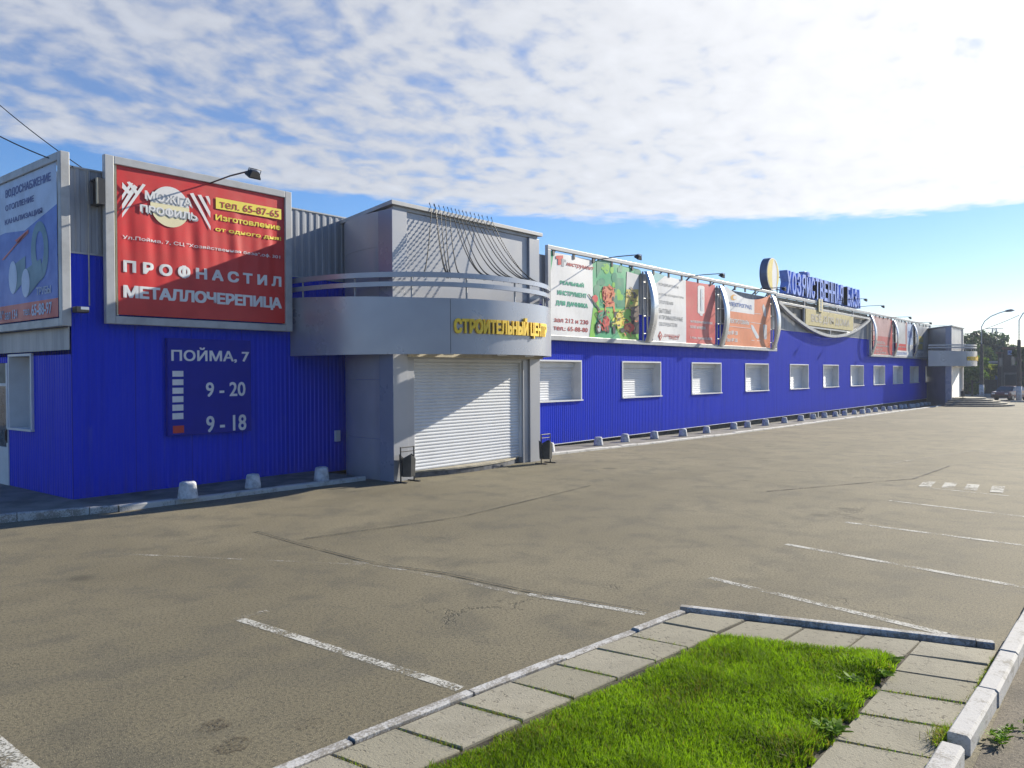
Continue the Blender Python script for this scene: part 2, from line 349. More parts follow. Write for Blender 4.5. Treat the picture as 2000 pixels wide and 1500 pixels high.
def text(mb, body, x0, x1, z0, z1, f, bold=0.03, ext=0.0, mi=0, spacing=1.0, shear=0.0):
    """lay a line of lettering over the rectangle; f(u,v,w)->world, w = 0 back .. 1 front"""
    mb.tm.append((len(mb.v), len(mb.f)))
    vs, fs = glyphs(body, 0.0, 0.05 if ext else 0.0, spacing)
    n = max(1, len(body)); cw = (x1-x0)/n; ch = z1-z0; du = min(abs(ch)*bold*1.25 if abs(x1-x0) > 1.001 or abs(x1-x0) < 0.999 else abs(cw)*bold*1.9, abs(cw)*0.15)*(1 if x1 > x0 else -1); dv = ch*bold*0.9
    sh = [(0, 0)] if bold < 0.004 else [(-1, -1), (1, -1), (-1, 1), (1, 1), (0, 0), (-1, 0), (1, 0)] if bold < 0.035 else [(-1, -1), (1, -1), (-1, 1), (1, 1), (-.33, -1), (.33, 1), (-.33, 1), (.33, -1), (-1, 0), (1, 0), (0, 0)]
    for k, (a, b) in enumerate(sh):
        X = lambda v: x0+du+(x1-x0-2*du)*v[0]+a*du+shear*(v[1]-0.5); Z_ = lambda v: z0+dv+(ch-2*dv)*v[1]+b*dv
        if ext: mb.add([f(X(v), Z_(v), v[2]*(1-0.012*k)) for v in vs], fs, mi)
        else:
            P0 = [f(X(v), Z_(v), 0.0) for v in vs]; bz = [v[2] for v in vs]; q = f.off if hasattr(f, 'off') else (0, -1, 0)
            mb.add([(p[0]+q[0]*(0.0004*k+0.2*z_), p[1]+q[1]*(0.0004*k+0.2*z_), p[2]) for p, z_ in zip(P0, bz)], fs, mi)

# ------------------------------------------------------------------ ground
LOTM = asphalt('sandy worn asphalt', (0.155, 0.134, 0.084), (0.206, 0.178, 0.113), (0.106, 0.096, 0.068))
m = MB(); xs = [-400, -40]+GX+[400, 3500]; ys = [-3000, -60, -1.98, 0.6, 40, 3000]
for x in xs:
    for y in ys: m.v.append((x, y, gz(x)-(0.12 if 11 < x < 70 and -1.97 < y < 1 else 0)))
for i in range(len(xs)-1):
    for j in range(len(ys)-1):
        a = i*len(ys)+j; m.f.append((a, a+len(ys), a+len(ys)+1, a+1)); m.mi.append(0); m.sm.append(False)
m.build('ground', LOTM, kind='structure')
ROADM = asphalt('grey road asphalt', (0.155, 0.155, 0.15), (0.185, 0.18, 0.17), (0.12, 0.12, 0.115))
m = MB(); z = gz(80)+0.004
m.add([(80.5, -400, z), (99, -400, z), (99, 400, z), (80.5, 400, z)], [(0, 1, 2, 3)]); m.build('road', ROADM, kind='structure')
# gutter with drifted earth outside the right kerb
DIRT = asphalt('gutter earth', (0.105, 0.085, 0.062), (0.15, 0.125, 0.09), (0.06, 0.05, 0.038))
m = MB(); m.add([(-4, -22, 0.004), (11.9, -22, 0.004), (11.9, -14.47, 0.004), (-4, -14.47, 0.004)], [(0, 1, 2, 3)]); m.build('side_road', DIRT, kind='structure')

def stones(mb, pts, w, z0, z1, step, gap=0.012, jit=0.006, side=1):
    """a row of kerb stones: outer line pts, thickness w to the given side"""
    P = [Vector((*p, 0)) for p in pts]; segs = list(zip(P, P[1:])); tot = sum((b-a).length for a, b in segs)
    def at(t):
        for a, b in segs:
            l = (b-a).length
            if t <= l or (a, b) == segs[-1]: return a+(b-a)*(t/l), (b-a).normalized()
            t -= l
    t = 0
    while t < tot-0.05:
        e = min(t+step*random.uniform(0.94, 1.05), tot); a, d = at(t+gap/2); b, d2 = at(e-gap/2)
        if (b-a).length < 0.08: break
        n = Vector((-d2.y, d2.x, 0))*side; j = random.uniform(-jit, jit); h = random.uniform(-jit, jit)
        c = 0.018
        za = z0+gz(a.x); zb = z0+gz(b.x); ta = z1+gz(a.x)+h; tb = z1+gz(b.x)+h
        q = [a+n*j, b+n*(j+random.uniform(-jit, jit)*0.6)]
        vs = []
        for p, zz, tt in ((q[0], za, ta), (q[1], zb, tb)):
            vs += [(p.x, p.y, zz), (p.x, p.y, tt-c), (p.x+n.x*c, p.y+n.y*c, tt), (p.x+n.x*(w-c*0.5), p.y+n.y*(w-c*0.5), tt), (p.x+n.x*w, p.y+n.y*w, tt-c*0.5), (p.x+n.x*w, p.y+n.y*w, zz)]
        fs = [(i, (i+1) % 6, (i+1) % 6+6, i+6) for i in range(6)]+[tuple(range(6))[::-1], tuple(range(6, 12))]
        mb.add(vs, fs); t = e

# pavement strips along the building
m = MB(); pl = [(-6, 0.35), (-1.0, -0.86), (0.16, -1.33), (5.3, -1.75)]
for (xa, ya), (xb, yb) in zip(pl, pl[1:]):
    m.add([(xa, ya, 0.07), (xb, yb, 0.07), (xb, 6, 0.07), (xa, 6, 0.07)], [(0, 1, 2, 3)])
m.build('pavement', PAVE, kind='structure')
m = MB(); pr = [(10.75, -1.90)]+[(x_, -1.90) for x_ in (12.0, 14.0)]+[(x_, -1.92) for x_ in GX[1:5]]+[(65.2, -1.88)]
for (xa, ya), (xb, yb) in zip(pr, pr[1:]):
    m.add([(xa, ya, gz(xa)-0.03), (xb, yb, gz(xb)-0.03), (xb, 0.3, gz(xb)-0.035), (xa, 0.3, gz(xa)-0.035)], [(0, 1, 2, 3)])
m.build('pavement', PAVE, kind='structure')
m = MB(); stones(m, [(-6, 0.25), (-1.0, -0.96), (0.16, -1.43)], 0.12, -0.2, 0.085, 1.0, side=1); m.build('kerb', KERBG, kind='structure')
m = MB(); stones(m, [(0.17, -1.46), (5.3, -1.87)], 0.15, -0.2, 0.078, 1.0, side=1); m.build('kerb', KERBW, kind='structure')
m = MB(); stones(m, [(x, y-0.16) for x, y in pr], 0.17, -0.25, 0.065, 1.0, jit=0.01, side=1); m.build('kerb', KERBW, kind='structure')

# ------------------------------------------------------------------ grass island
m = MB(); stones(m, [(-4.9, -11.20), (-3.37, -11.29), (-2.07, -11.41), (-1.03, -11.52), (-0.03, -11.64), (0.80, -11.72)], 0.09, -0.2, 0.032, 1.0, 0.02, 0.012, side=-1); m.build('kerb', KERBG, kind='structure')
m = MB(); stones(m, [fz(1331, 1180, .05), fz(1500, 1199, .05), fz(1700, 1223, .05), fz(1940, 1249, .05)], 0.10, -0.2, 0.052, 2.6, 0.008, 0.004, side=-1); m.build('kerb', KERBG, kind='structure')
m = MB(); KR = [(-2.9, -14.40), (-0.78, -14.43)]
stones(m, KR, 0.125, -0.2, 0.125, 1.05, 0.02, 0.004, side=1)
stones(m, [(-0.70, -14.435), (0.22, -14.455), (2.4, -14.475), (9, -14.50)], 0.125, -0.2, 0.125, 0.93, 0.012, 0.006, side=1); m.build('kerb', KERBW, kind='structure')

SLABM = bpy.data.materials.new('concrete paving slab'); SLABM.use_nodes = True
t = SLABM.node_tree; b = t.nodes['Principled BSDF']; o = nd(t, 'ShaderNodeTexCoord').outputs['Object']
isl = nd(t, 'ShaderNodeNewGeometry').outputs['Random Per Island']
c = mix(t, isl, (0.235, 0.215, 0.150), (0.31, 0.285, 0.215))
c = mix(t, ramp(t, noise(t, o, 2.5, 6, 0.65), 0.42, 0.7, 0, 0.55), c, (0.175, 0.16, 0.115))
c = mix(t, ramp(t, noise(t, o, 70, 4, 0.7), 0.40, 0.7, 0, 0.35), c, (0.19, 0.175, 0.14))
pits = ramp(t, noise(t, scaled(t, o, (1.0, 0.55, 1)), 30, 3, 0.65), 0.59, 0.64)
pits = mth(t, 'MULTIPLY', pits, ramp(t, noise(t, o, 1.3, 2, 0.5), 0.42, 0.6, 0.35, 1.0))
c = mix(t, mth(t, 'MULTIPLY', pits, 0.75), c, (0.075, 0.06, 0.045))
t.links.new(c, b.inputs['Base Color']); b.inputs['Roughness'].default_value = 0.9
bp = nd(t, 'ShaderNodeBump', {'Strength': 0.5, 'Distance': 0.01, 'Height': mth(t, 'SUBTRACT', noise(t, o, 60, 4, 0.7), pits)}); t.links.new(bp.outputs[0], b.inputs['Normal'])
SOIL = mat('dark soil', (0.045, 0.036, 0.022), 1.0, 0, 0.3, 6, bump=0.6)
m = MB(); m.add([(-4.9, -11.25, 0.012), (-4.9, -14.38, 0.012), (1.45, -14.38, 0.012), (0.80, -11.75, 0.012)], [(0, 1, 2, 3)]); m.build('soil', SOIL, kind='structure')
sm_ = MB()
def slab(p, z=0.034):   # p: four corners in order
    c = sum((Vector((*q, 0)) for q in p), Vector())/4; g = 0.012
    q = [Vector((*a, 0))+(c-Vector((*a, 0))).normalized()*g*1.4 for a in p]
    tl = [random.uniform(-0.006, 0.006) for _ in range(4)]
    k = [a+(c-a).normalized()*0.008 for a in q]
    vs = [(a.x, a.y, -0.02) for a in q]+[(a.x, a.y, z-0.008+tl[i]) for i, a in enumerate(q)]+[(a.x, a.y, z+tl[i]) for i, a in enumerate(k)]
    fs = [(8, 9, 10, 11)]+[(i, (i+1) % 4, (i+1) % 4+4, i+4) for i in range(4)]+[(i+4, (i+1) % 4+4, (i+1) % 4+8, i+8) for i in range(4)]
    sm_.add(vs, fs)
def lk(x): return float(np.interp(x, [-4.9, -3.37, -2.07, -1.03, -0.03, 0.86], [-11.31, -11.40, -11.52, -11.63, -11.74, -11.82]))
jx = [-4.63, -4.12, -3.61, -3.11, -2.62, -2.09, -1.58, -1.08, -0.59, -0.14, 0.36]
for a, b_ in zip(jx, jx[1:]):
    slab([(a, lk(a)-0.01), (a+0.05, lk(a)-0.56), (b_+0.05, lk(b_)-0.56), (b_, lk(b_)-0.01)])
slab([(0.36, -11.79), (0.42, -12.30), (0.92, -12.36), (0.80, -11.84)])
fk = lambda y: float(np.interp(-y, [11.77, 12.54, 13.37, 14.26], [0.74, 0.93, 1.13, 1.40]))
jy = [-12.37, -12.86, -13.34, -13.76]
for a, b_ in zip(jy, jy[1:]): slab([(fk(a)-0.55, a+0.03), (fk(b_)-0.55, b_+0.03), (fk(b_), b_), (fk(a), a)])
jr = [1.40, 0.98, 0.53, 0.07, -0.42, -0.93, -1.45, -1.95, -2.45, -2.95]
for a, b_ in zip(jr, jr[1:]): slab([(a-0.12 if a < 1.3 else a-0.14, -13.74), (a, -14.30), (b_, -14.30), (b_-0.12, -13.74)])
sm_.build('paving_slabs', SLABM, kind='structure')

GP = [(-4.4, -11.90), (-2.94, -12.02), (-1.59, -12.16), (-0.26, -12.31), (0.40, -12.33), (0.60, -12.95), (0.78, -13.55), (0.72, -13.72), (0.2, -13.72), (-0.6, -13.74), (-1.6, -13.72), (-4.4, -13.74)]
def inpoly(x, y, P):
    c = np.zeros(len(x), bool)
    for (x0, y0), (x1, y1) in zip(P, P[1:]+P[:1]):
        k = ((y0 > y) != (y1 > y)) & (x < (x1-x0)*(y-y0)/(y1-y0+1e-9)+x0); c ^= k
    return c
def edged(x, y, P):
    d = np.full(len(x), 9.0)
    for (x0, y0), (x1, y1) in zip(P, P[1:]+P[:1]):
        ex, ey = x1-x0, y1-y0; tt = np.clip(((x-x0)*ex+(y-y0)*ey)/(ex*ex+ey*ey), 0, 1)
        d = np.minimum(d, np.hypot(x-x0-tt*ex, y-y0-tt*ey))
    return d
def blades(name, x, y, z, h, w, lean, mats, mi, parent=None):
    n = len(x); a = rng.uniform(0, 2*np.pi, n); la = rng.uniform(0, 2*np.pi, n)
    cx, sx = np.cos(a)*w/2, np.sin(a)*w/2; lx, ly = np.cos(la)*lean*h, np.sin(la)*lean*h
    V = np.zeros((n, 5, 3))
    V[:, 0] = np.stack([x-cx, y-sx, z], 1); V[:, 1] = np.stack([x+cx, y+sx, z], 1)
    V[:, 2] = np.stack([x+cx*0.8+lx*0.35, y+sx*0.8+ly*0.35, z+h*0.6], 1); V[:, 3] = np.stack([x-cx*0.8+lx*0.35, y-sx*0.8+ly*0.35, z+h*0.6], 1)
    V[:, 4] = np.stack([x+lx, y+ly, z+h*np.sqrt(np.maximum(0.2, 1-lean**2*0.6))], 1)
    me = bpy.data.meshes.new(name); me.vertices.add(n*5); me.vertices.foreach_set('co', V.reshape(-1))
    me.loops.add(n*7); li = (np.arange(n)[:, None]*5+np.array([0, 1, 2, 3, 3, 2, 4])[None]).reshape(-1); me.loops.foreach_set('vertex_index', li.astype(np.int32))
    me.polygons.add(n*2); st = (np.arange(n)[:, None]*7+np.array([0, 4])[None]).reshape(-1); me.polygons.foreach_set('loop_start', st.astype(np.int32))
    for mm in mats: me.materials.append(mm)
    me.polygons.foreach_set('material_index', np.repeat(mi, 2).astype(np.int32)); me.update(calc_edges=True); me.validate()
    o = bpy.data.objects.new(name, me); COL.objects.link(o)
    return o
GRASS = leafmat('lawn grass blade', (0.125, 0.220, 0.010), (0.215, 0.335, 0.020), 0.45)
GRASSD = leafmat('dry grass blade', (0.22, 0.20, 0.05), (0.30, 0.26, 0.09), 0.3)
N = 150000; x = rng.uniform(-4.4, 0.95, N); y = rng.uniform(-13.85, -11.85, N)
def lown_(x, y, s_): return (np.sin(x*s_+1.3*np.sin(y*s_*0.7))+np.sin(y*s_*1.3+x*s_*0.4+2))/2
k = inpoly(x+0.035*lown_(x, y, 21), y+0.035*lown_(y, x, 19), GP); x, y = x[k], y[k]; d = edged(x, y, GP)
def lown(x, y, s, seed):
    r_ = np.random.default_rng(seed); v = np.zeros(len(x))
    for i in range(6):
        a = r_.uniform(0, 6.28); f = s*r_.uniform(0.6, 1.8); v += np.sin((x*np.cos(a)+y*np.sin(a))*f+r_.uniform(0, 6.28))
    return v/6
h = 0.044*(1+0.6*lown(x, y, 5, 1))+rng.uniform(0, 0.03, len(x)); weedy = np.clip((-y-13.25)/0.4, 0, 1)*np.clip((x+3)/2, 0, 1)
h *= 1+0.9*weedy*np.clip(0.6+lown(x, y, 9, 3), 0, 1.3); h *= np.clip(0.45+d/0.12, 0.45, 1)
bare = (lown(x, y, 7, 11)+0.6*lown(x, y, 17, 12)) > 0.62
keep = ((d > 0.05) | (rng.random(len(x)) < 0.6)) & (~bare | (rng.random(len(x)) < 0.35)); x, y, h, d, weedy = x[keep], y[keep], h[keep], d[keep], weedy[keep]
dry = np.clip(lown(x, y, 6, 21)*1.6, 0, 1); mi = (rng.random(len(x)) < 0.03+0.06*(d < 0.1)+0.22*dry).astype(int)
go = blades('grass', x, y, np.full(len(x), 0.012), h, rng.uniform(0.0035, 0.006, len(x))*(1+0.5*weedy), rng.uniform(0.15, 0.95, len(x)), [GRASS, GRASSD], mi)
go['kind'] = 'stuff'; tag(go, 'bright green lawn grass filling the paved island', 'grass')
# moss and thin grass along slab joints
X, Y = [], []
for a in jx[2:-1]:
    for _ in range(random.choice((90, 160, 260))):
        tt = random.random()**0.7; X.append(a+0.05*tt+random.gauss(0, 0.012)); Y.append(lk(a)-0.05-0.5*tt)
for a in (0.07, -0.93, -0.42):
    for _ in range(170): tt = random.random(); X.append(a-0.12*tt+random.gauss(0, 0.010)); Y.append(-14.29+0.53*tt)
for _ in range(1500):
    xx = random.uniform(-2.5, 1.2); X.append(xx); Y.append(-14.30+random.gauss(0, 0.012))
for _ in range(500): X.append(random.gauss(-0.62, 0.10)); Y.append(-14.27+random.gauss(0, 0.03))
X, Y = np.array(X), np.array(Y); n = len(X)
mo = blades('joint_weeds', X, Y, np.full(n, 0.014), rng.uniform(0.012, 0.05, n)*(1+1.2*(np.hypot(X+0.62, Y+14.27) < 0.15)), np.full(n, 0.004), rng.uniform(0.3, 1.1, n), [GRASS, GRASSD], (rng.random(n) < 0.5).astype(int))
mo['kind'] = 'stuff'; tag(mo, 'thin yellowish grass and moss growing in the joints between paving slabs', 'weeds')
# broad-leaved weeds
WEED = leafmat('broad weed leaf', (0.10, 0.20, 0.010), (0.18, 0.31, 0.02), 0.45)
def rosette(mb, c, n, L, w, lift):
    for i in range(n):
        a = 2*math.pi*i/n+random.uniform(-0.4, 0.4); l = L*random.uniform(0.6, 1.15); e = random.uniform(lift*0.4, lift)
        d = Vector((math.cos(a), math.sin(a), 0)); s = Vector((-d.y, d.x, 0))*w*random.uniform(0.7, 1.2); c_ = Vector(c)
        P = [(0.05, 0.15), (0.35, 0.8), (0.65, 1.0), (0.88, 0.6), (1.0, 0.05)]
        vs = []
        for tt, ww in P:
            p = c_+d*(l*tt)+Vector((0, 0, l*math.sin(e)*(tt-0.45*tt*tt))); vs += [p-s*ww*0.5, p+s*ww*0.5+Vector((0, 0, 0.004))]
        mb.add(vs, [(2*k_, 2*k_+1, 2*k_+3, 2*k_+2) for k_ in range(4)])
def weed(c, n, L, w, lift, label, stems=4):
    t_ = thing('weed_plant', label, 'weed', c, 'broad leaved weeds'); mb = MB()
    for _ in range(stems): rosette(mb, (c[0]+random.gauss(0, L*(0.35 if L > 0.05 else 1.6)), c[1]+random.gauss(0, L*(0.35 if L > 0.05 else 0.9)), c[2]+random.uniform(0.005, L*(0.5 if L > 0.05 else 1.2))), n, L, w, lift)
    mb.build('foliage', WEED, t_); s_ = MB()
    for _ in range(stems): s_.tube([c, (c[0]+random.gauss(0, L*0.3), c[1]+random.gauss(0, L*0.3), c[2]+L*0.6)], 0.002, 5)
    s_.build('stem', WEED, t_)
weed((0.55, -13.66, 0.02), 9, 0.085, 0.026, 1.0, 'leafy dandelion clump at the far right corner of the lawn', 7)
weed((0.22, -13.70, 0.02), 9, 0.075, 0.022, 0.9, 'dark leafy weed clump overhanging the slab edge near the far lawn corner', 6)
weed((-0.62, -13.62, 0.02), 9, 0.095, 0.030, 1.0, 'big broad leaved weed in the lawn beside the right slab row', 7)
weed((-0.98, -13.70, 0.02), 9, 0.085, 0.028, 0.9, 'broad leaved weed clump at the lawn edge nearest the viewer', 6)
weed((-0.05, -13.58, 0.02), 9, 0.075, 0.022, 1.1, 'small leafy weed between two larger weed clumps of the lawn', 4)
weed((-0.33, -14.55, 0.0), 5, 0.045, 0.017, 1.3, 'scraggly green weed at the foot of the white kerb in the gutter', 20)
weed((-0.10, -14.68, 0.0), 5, 0.035, 0.014, 1.2, 'low green weed sprig out in the gutter earth', 9)

# ------------------------------------------------------------------ painted markings
MARK = marking('worn white road paint', (0.50, 0.49, 0.44), 0.505); MARK2 = marking('faint road paint', (0.42, 0.40, 0.35), 0.44)
def line(pts, w=0.10, m_=None, dz=0.0035):
    mb = MB(); P = [Vector((*p, gz(p[0])+dz)) for p in pts]
    for a, b in zip(P, P[1:]):
        d = (b-a).normalized(); n = Vector((-d.y, d.x, 0))*w/2; mb.add([a-n, b-n, b+n, a+n], [(0, 1, 2, 3)])
    return mb.build('parking_marking', m_ or MARK, kind='structure')
line([(-1.93, -8.58), (-1.85, -11.34)]); line([(-1.98, -8.55), (-1.62, -8.56)], 0.09, MARK2, 0.009)
line([(-4.30, -8.7), (-4.33, -11.2)], 0.14)
line([(0.24, -7.6), (0.36, -8.9), (0.38, -10.2)], 0.09, marking('half gone road paint', (0.42, 0.40, 0.35), 0.47)); line([(0.42, -10.2), (0.58, -11.5)])
line([(2.20, -11.40), (1.68, -13.9)], 0.10); line([(1.68, -13.86), (1.60, -14.2)], 0.12, MARK2)
line([(4.45, -11.45), (3.83, -14.5)]); line([(6.55, -11.6), (6.25, -14.3)]); line([(9.14, -11.6), (8.6, -14.4)], 0.09)
line([(10.95, -12.1), (11.3, -11.7), (11.05, -13.1), (11.0, -14.4)][1:], 0.07)
for yy in (-11.66, -12.06, -12.46, -12.90, -13.75, -14.2): line([(11.36, yy-0.06), (12.38, yy+0.04)], 0.22, MARK, 0.009)
for cx_, cy_, r_ in ((-3.30, -10.48, 0.12), (-2.89, -10.94, 0.11), (-3.39, -10.82, 0.13)):
    mb = MB(); P_ = [(cx_+r_*random.uniform(.8, 1.15)*math.cos(k*0.45), cy_+r_*0.8*random.uniform(.8, 1.15)*math.sin(k*0.45), 0.004) for k in range(14)]; mb.add(P_, [tuple(range(14))])
    mb.build('oil_stain', marking('dried oil', (0.085, 0.068, 0.042), 0.455), kind='structure')
SEAM = marking('dark open seam', (0.035, 0.032, 0.028), 0.52)
line([(0.55, -5.0), (0.42, -6.3), (0.33, -7.6), (0.36, -8.2), (0.50, -8.85), (0.50, -10.2), (0.66, -11.5)], 0.035, SEAM, 0.013); line([(8.9, -9.45), (9.7, -9.85), (12.6, -11.25), (16.2, -11.3)], 0.05, SEAM, 0.013); line([(0.66, -6.0), (3.2, -6.6), (7.5, -6.3)], 0.03, SEAM, 0.013)
line([(14, -9.7), (30, -12.4), (46, -13.5)], 0.08, MARK2); line([(0.4, -8.2), (-1.5, -4.6)], 0.06, MARK2)

# ------------------------------------------------------------------ the trade hall
HALL = thing('trade_hall', 'long low blue and grey metal clad trade hall with white shuttered windows', 'building')
XL, TOPZ, BZ = 72.5, 6.11, 4.56
def ribbed(mb, x0, x1, z0, z1, pitch, depth, axis='x', base=0.0, zf=None):
    """ribbed sheet from x0 to x1 standing on plane base, outward is -y (axis x) or -x (axis y)"""
    br = []; k = math.floor(x0/pitch)
    while k*pitch < x1:
        for fr, d in ((0, 0), (0.42, 0), (0.54, 1), (0.88, 1), (1.0, 0)): br.append(((k+fr)*pitch, d))
        k += 1
    px_ = [b[0] for b in br]; pd = [b[1] for b in br]
    X = sorted(set([x0, x1]+[p for p in px_ if x0 < p < x1])); vs = []
    for xx in X:
        d = float(np.interp(xx, px_, pd))*depth
        for zz in (z0 if zf is None else zf(xx), z1):
            vs.append((xx, base-d, zz) if axis == 'x' else (base-d, xx, zz))
    mb.add(vs, [(2*i, 2*i+2, 2*i+3, 2*i+1) for i in range(len(X)-1)])
WIN = [fy(p, 740)[0] for p in (1215.5, 1351, 1455.5, 1542.6, 1607.5, 1661, 1706, 1744, 1777)]
WIN = [WIN[0]-5.62]+WIN+[fy(1807.5, 735)[0]]
WX = [(a, a+2.86) for a in WIN]; WZ0, WZ1 = 1.43, 2.72; WD = 0.36
m = MB(); cuts = [0.0]
for a, b in WX: cuts += [a, b]
cuts.append(XL)
ribbed(m, 0, XL, WZ1, BZ, 0.115, 0.009); ribbed(m, 0, 14.0, 0.0, WZ0, 0.115, 0.009)
ribbed(m, 14.0, XL, 0.0, WZ0, 0.115, 0.009, zf=lambda x: 0.0)
for i in range(0, len(cuts), 2):
    if cuts[i+1] > cuts[i]: ribbed(m, cuts[i], cuts[i+1], WZ0, WZ1, 0.115, 0.009)
front = m.build('wall', BLUE, HALL)
m = MB(); ribbed(m, 0, XL, BZ+0.03, TOPZ, 0.19, 0.016, base=-0.006); m.build('parapet', GREYP, HALL)
m = MB(); m.box((-0.02, -0.03, BZ-0.002), (XL, 0.02, BZ+0.028)); m.box((0, -0.035, TOPZ), (XL, 0.25, TOPZ+0.03)); m.build('flashing', BEAM, HALL, split=True)
# side wall with door and window openings
YB = 24.0; m = MB(); SW = (1.80, 2.92); SD = (3.06, 4.05)
ribbed(m, 0, YB, 2.72, 3.3, 0.115, 0.008, 'y', -0.002); 
for a, b in ((0, SW[0]), (SW[1], SD[0]), (SD[1], YB)): ribbed(m, a, b, 0.0, 2.72, 0.115, 0.008, 'y', -0.002)
ribbed(m, SW[0], SW[1], 0.0, 1.28, 0.115, 0.008, 'y', -0.002); ribbed(m, SD[0], SD[1], 2.60, 2.72, 0.115, 0.008, 'y', -0.002)
ribbed(m, 0, YB, 2.72, BZ, 0.115, 0.008, 'y', -0.002); m.build('wall', BLUE, HALL)
m = MB(); ribbed(m, 0, YB, BZ+0.03, TOPZ, 0.19, 0.016, 'y', -0.006); m.build('parapet', GREYP, HALL)
m = MB(); m.box((-0.035, 0.02, 2.80), (-0.016, YB, 3.22)); m.build('wall_band', GREYP, HALL)
m = MB(); m.add([(0, 0, 5.7), (XL, 0, 5.7), (XL, YB, 5.7), (0, YB, 5.7)], [(0, 1, 2, 3)])
m.add([(XL, 0, -0.5), (XL, YB, -0.5), (XL, YB, TOPZ), (XL, 0, TOPZ)], [(0, 1, 2, 3)]); m.add([(0, YB, -0.5), (XL, YB, -0.5), (XL, YB, TOPZ), (0, YB, TOPZ)], [(3, 2, 1, 0)])
m.add([(0, 0.03, 5.69), (XL, 0.03, 5.69), (XL, 0.03, TOPZ), (0, 0.03, TOPZ)], [(3, 2, 1, 0)]); m.build('roof', ROOFM, HALL)
m = MB(); m.box((0.06, 0.16, -0.8), (XL-0.1, 0.40, 0.04)); m.build('foundation', CONC, HALL)
m = MB(); m.box((10.5, -0.012, -0.018), (XL, 0.02, 0.004)); m.build('base_trim', WHITE, HALL)
m = MB()
for px in (1582.5, 1597.5, 1639.5, 1652.8, 1688.5): xx = fy(px, 805, 0.03)[0]; m.box((xx-0.04, 0.0, gz(xx)-0.04), (xx+0.04, 0.055, -0.02))
m.build('base_post', WHITE, HALL, split=True)

def slatted(mb, x0, x1, z0, z1, y, pitch, d):
    n = max(1, round((z1-z0)/pitch)); p = (z1-z0)/n; vs = []; 
    for i in range(n):
        for fr, dd in ((0.0, 0.0), (0.10, 0.0), (0.22, 0.75), (0.5, 1.0), (0.80, 0.75), (0.94, 0.0)): vs += [(x0, y-dd*d, z0+(i+fr)*p), (x1, y-dd*d, z0+(i+fr)*p)]
    vs += [(x0, y, z1), (x1, y, z1)]; mb.add(vs, [(2*i, 2*i+1, 2*i+3, 2*i+2) for i in range(len(vs)//2-1)])
def window(a, b):
    """white recessed window box with its roller shutter down"""
    f = MB(); e = 0.05
    f.box((a-e, -0.035, WZ1-0.004), (b+e, WD, WZ1+e)); f.box((a-e, -0.035, WZ0), (a+0.004, WD, WZ1-0.006)); f.box((b-0.004, -0.035, WZ0), (b+e, WD, WZ1-0.006))
    fo = f.build('window', WHITE, HALL)
    s = MB(); s.box((a-e-0.02, -0.075, WZ0-0.045), (b+e+0.03, WD, WZ0-0.002)); s.build('sill', WHITE, fo)
    s = MB(); slatted(s, a+0.03, b-0.03, WZ0, WZ1-0.20, WD-0.03, 0.085, 0.016); s.build('roller_shutter', SLAT, fo)
    s = MB(); s.box((a+0.006, WD-0.13, WZ1-0.20), (b-0.006, WD-0.005, WZ1-0.008)); s.box((a+0.005, WD-0.07, WZ0), (a+0.05, WD-0.01, WZ1-0.204)); s.box((b-0.05, WD-0.07, WZ0), (b-0.005, WD-0.01, WZ1-0.204)); s.build('shutter_box', WHITE, fo)
for a, b in WX: window(a, b)
# side window and door
f = MB(); a, b = SW; f.box((-0.05, a-0.05, 1.28), (0.36, a+0.004, 2.72)); f.box((-0.05, b-0.004, 1.28), (0.36, b+0.05, 2.72)); f.box((-0.05, a-0.05, 2.724), (0.36, b+0.05, 2.77)); fo = f.build('window', WHITE, HALL)
s = MB(); s.box((-0.08, a-0.07, 1.235), (0.36, b+0.07, 1.278)); s.build('sill', WHITE, fo)
s = MB(); s.box((0.32, a, 1.28), (0.35, b, 2.72)); s.build('roller_shutter', SLAT, fo)
f = MB(); a, b = SD; f.box((-0.03, a+0.003, 0.07), (0.05, a+0.10, 2.597)); f.box((-0.03, b-0.10, 0.07), (0.05, b-0.003, 2.597)); f.box((-0.03, a+0.103, 2.12), (0.05, b-0.103, 2.18)); f.box((-0.03, a+0.103, 0.07), (0.05, b-0.103, 0.85)); f.box((0.0, a+0.103, 0.852), (0.045, a+0.17, 2.118))
do = f.build('door', WHITE, HALL); s = MB(); s.box((0.01, a+0.172, 0.852), (0.035, b-0.105, 2.118)); s.build('pane', GLASSD, do)
s = MB(); s.box((0.01, a+0.103, 2.182), (0.035, b-0.105, 2.597)); s.build('transom', mat('tan board', (0.25, 0.22, 0.17), 0.7), do)
s = MB(); s.tube([(-0.06, a+0.06, 1.0), (-0.06, a+0.06, 1.2)], 0.014); s.box((-0.05, a+0.04, 0.95), (-0.032, a+0.08, 1.25)); s.build('handle', BLACK, do)
# pipe, cable, louvre and little meter on the front wall near the corner
m = MB(); m.tube([(0.30, -0.06, 3.62), (0.30, -0.06, 6.1)], 0.013); m.build('conduit', mat('pale conduit', (0.34, 0.33, 0.30), 0.5), HALL)
m = MB(); m.box((5.9, -0.10, 0.72), (6.02, -0.02, 0.98)); m.build('meter_box', WHITE, HALL)

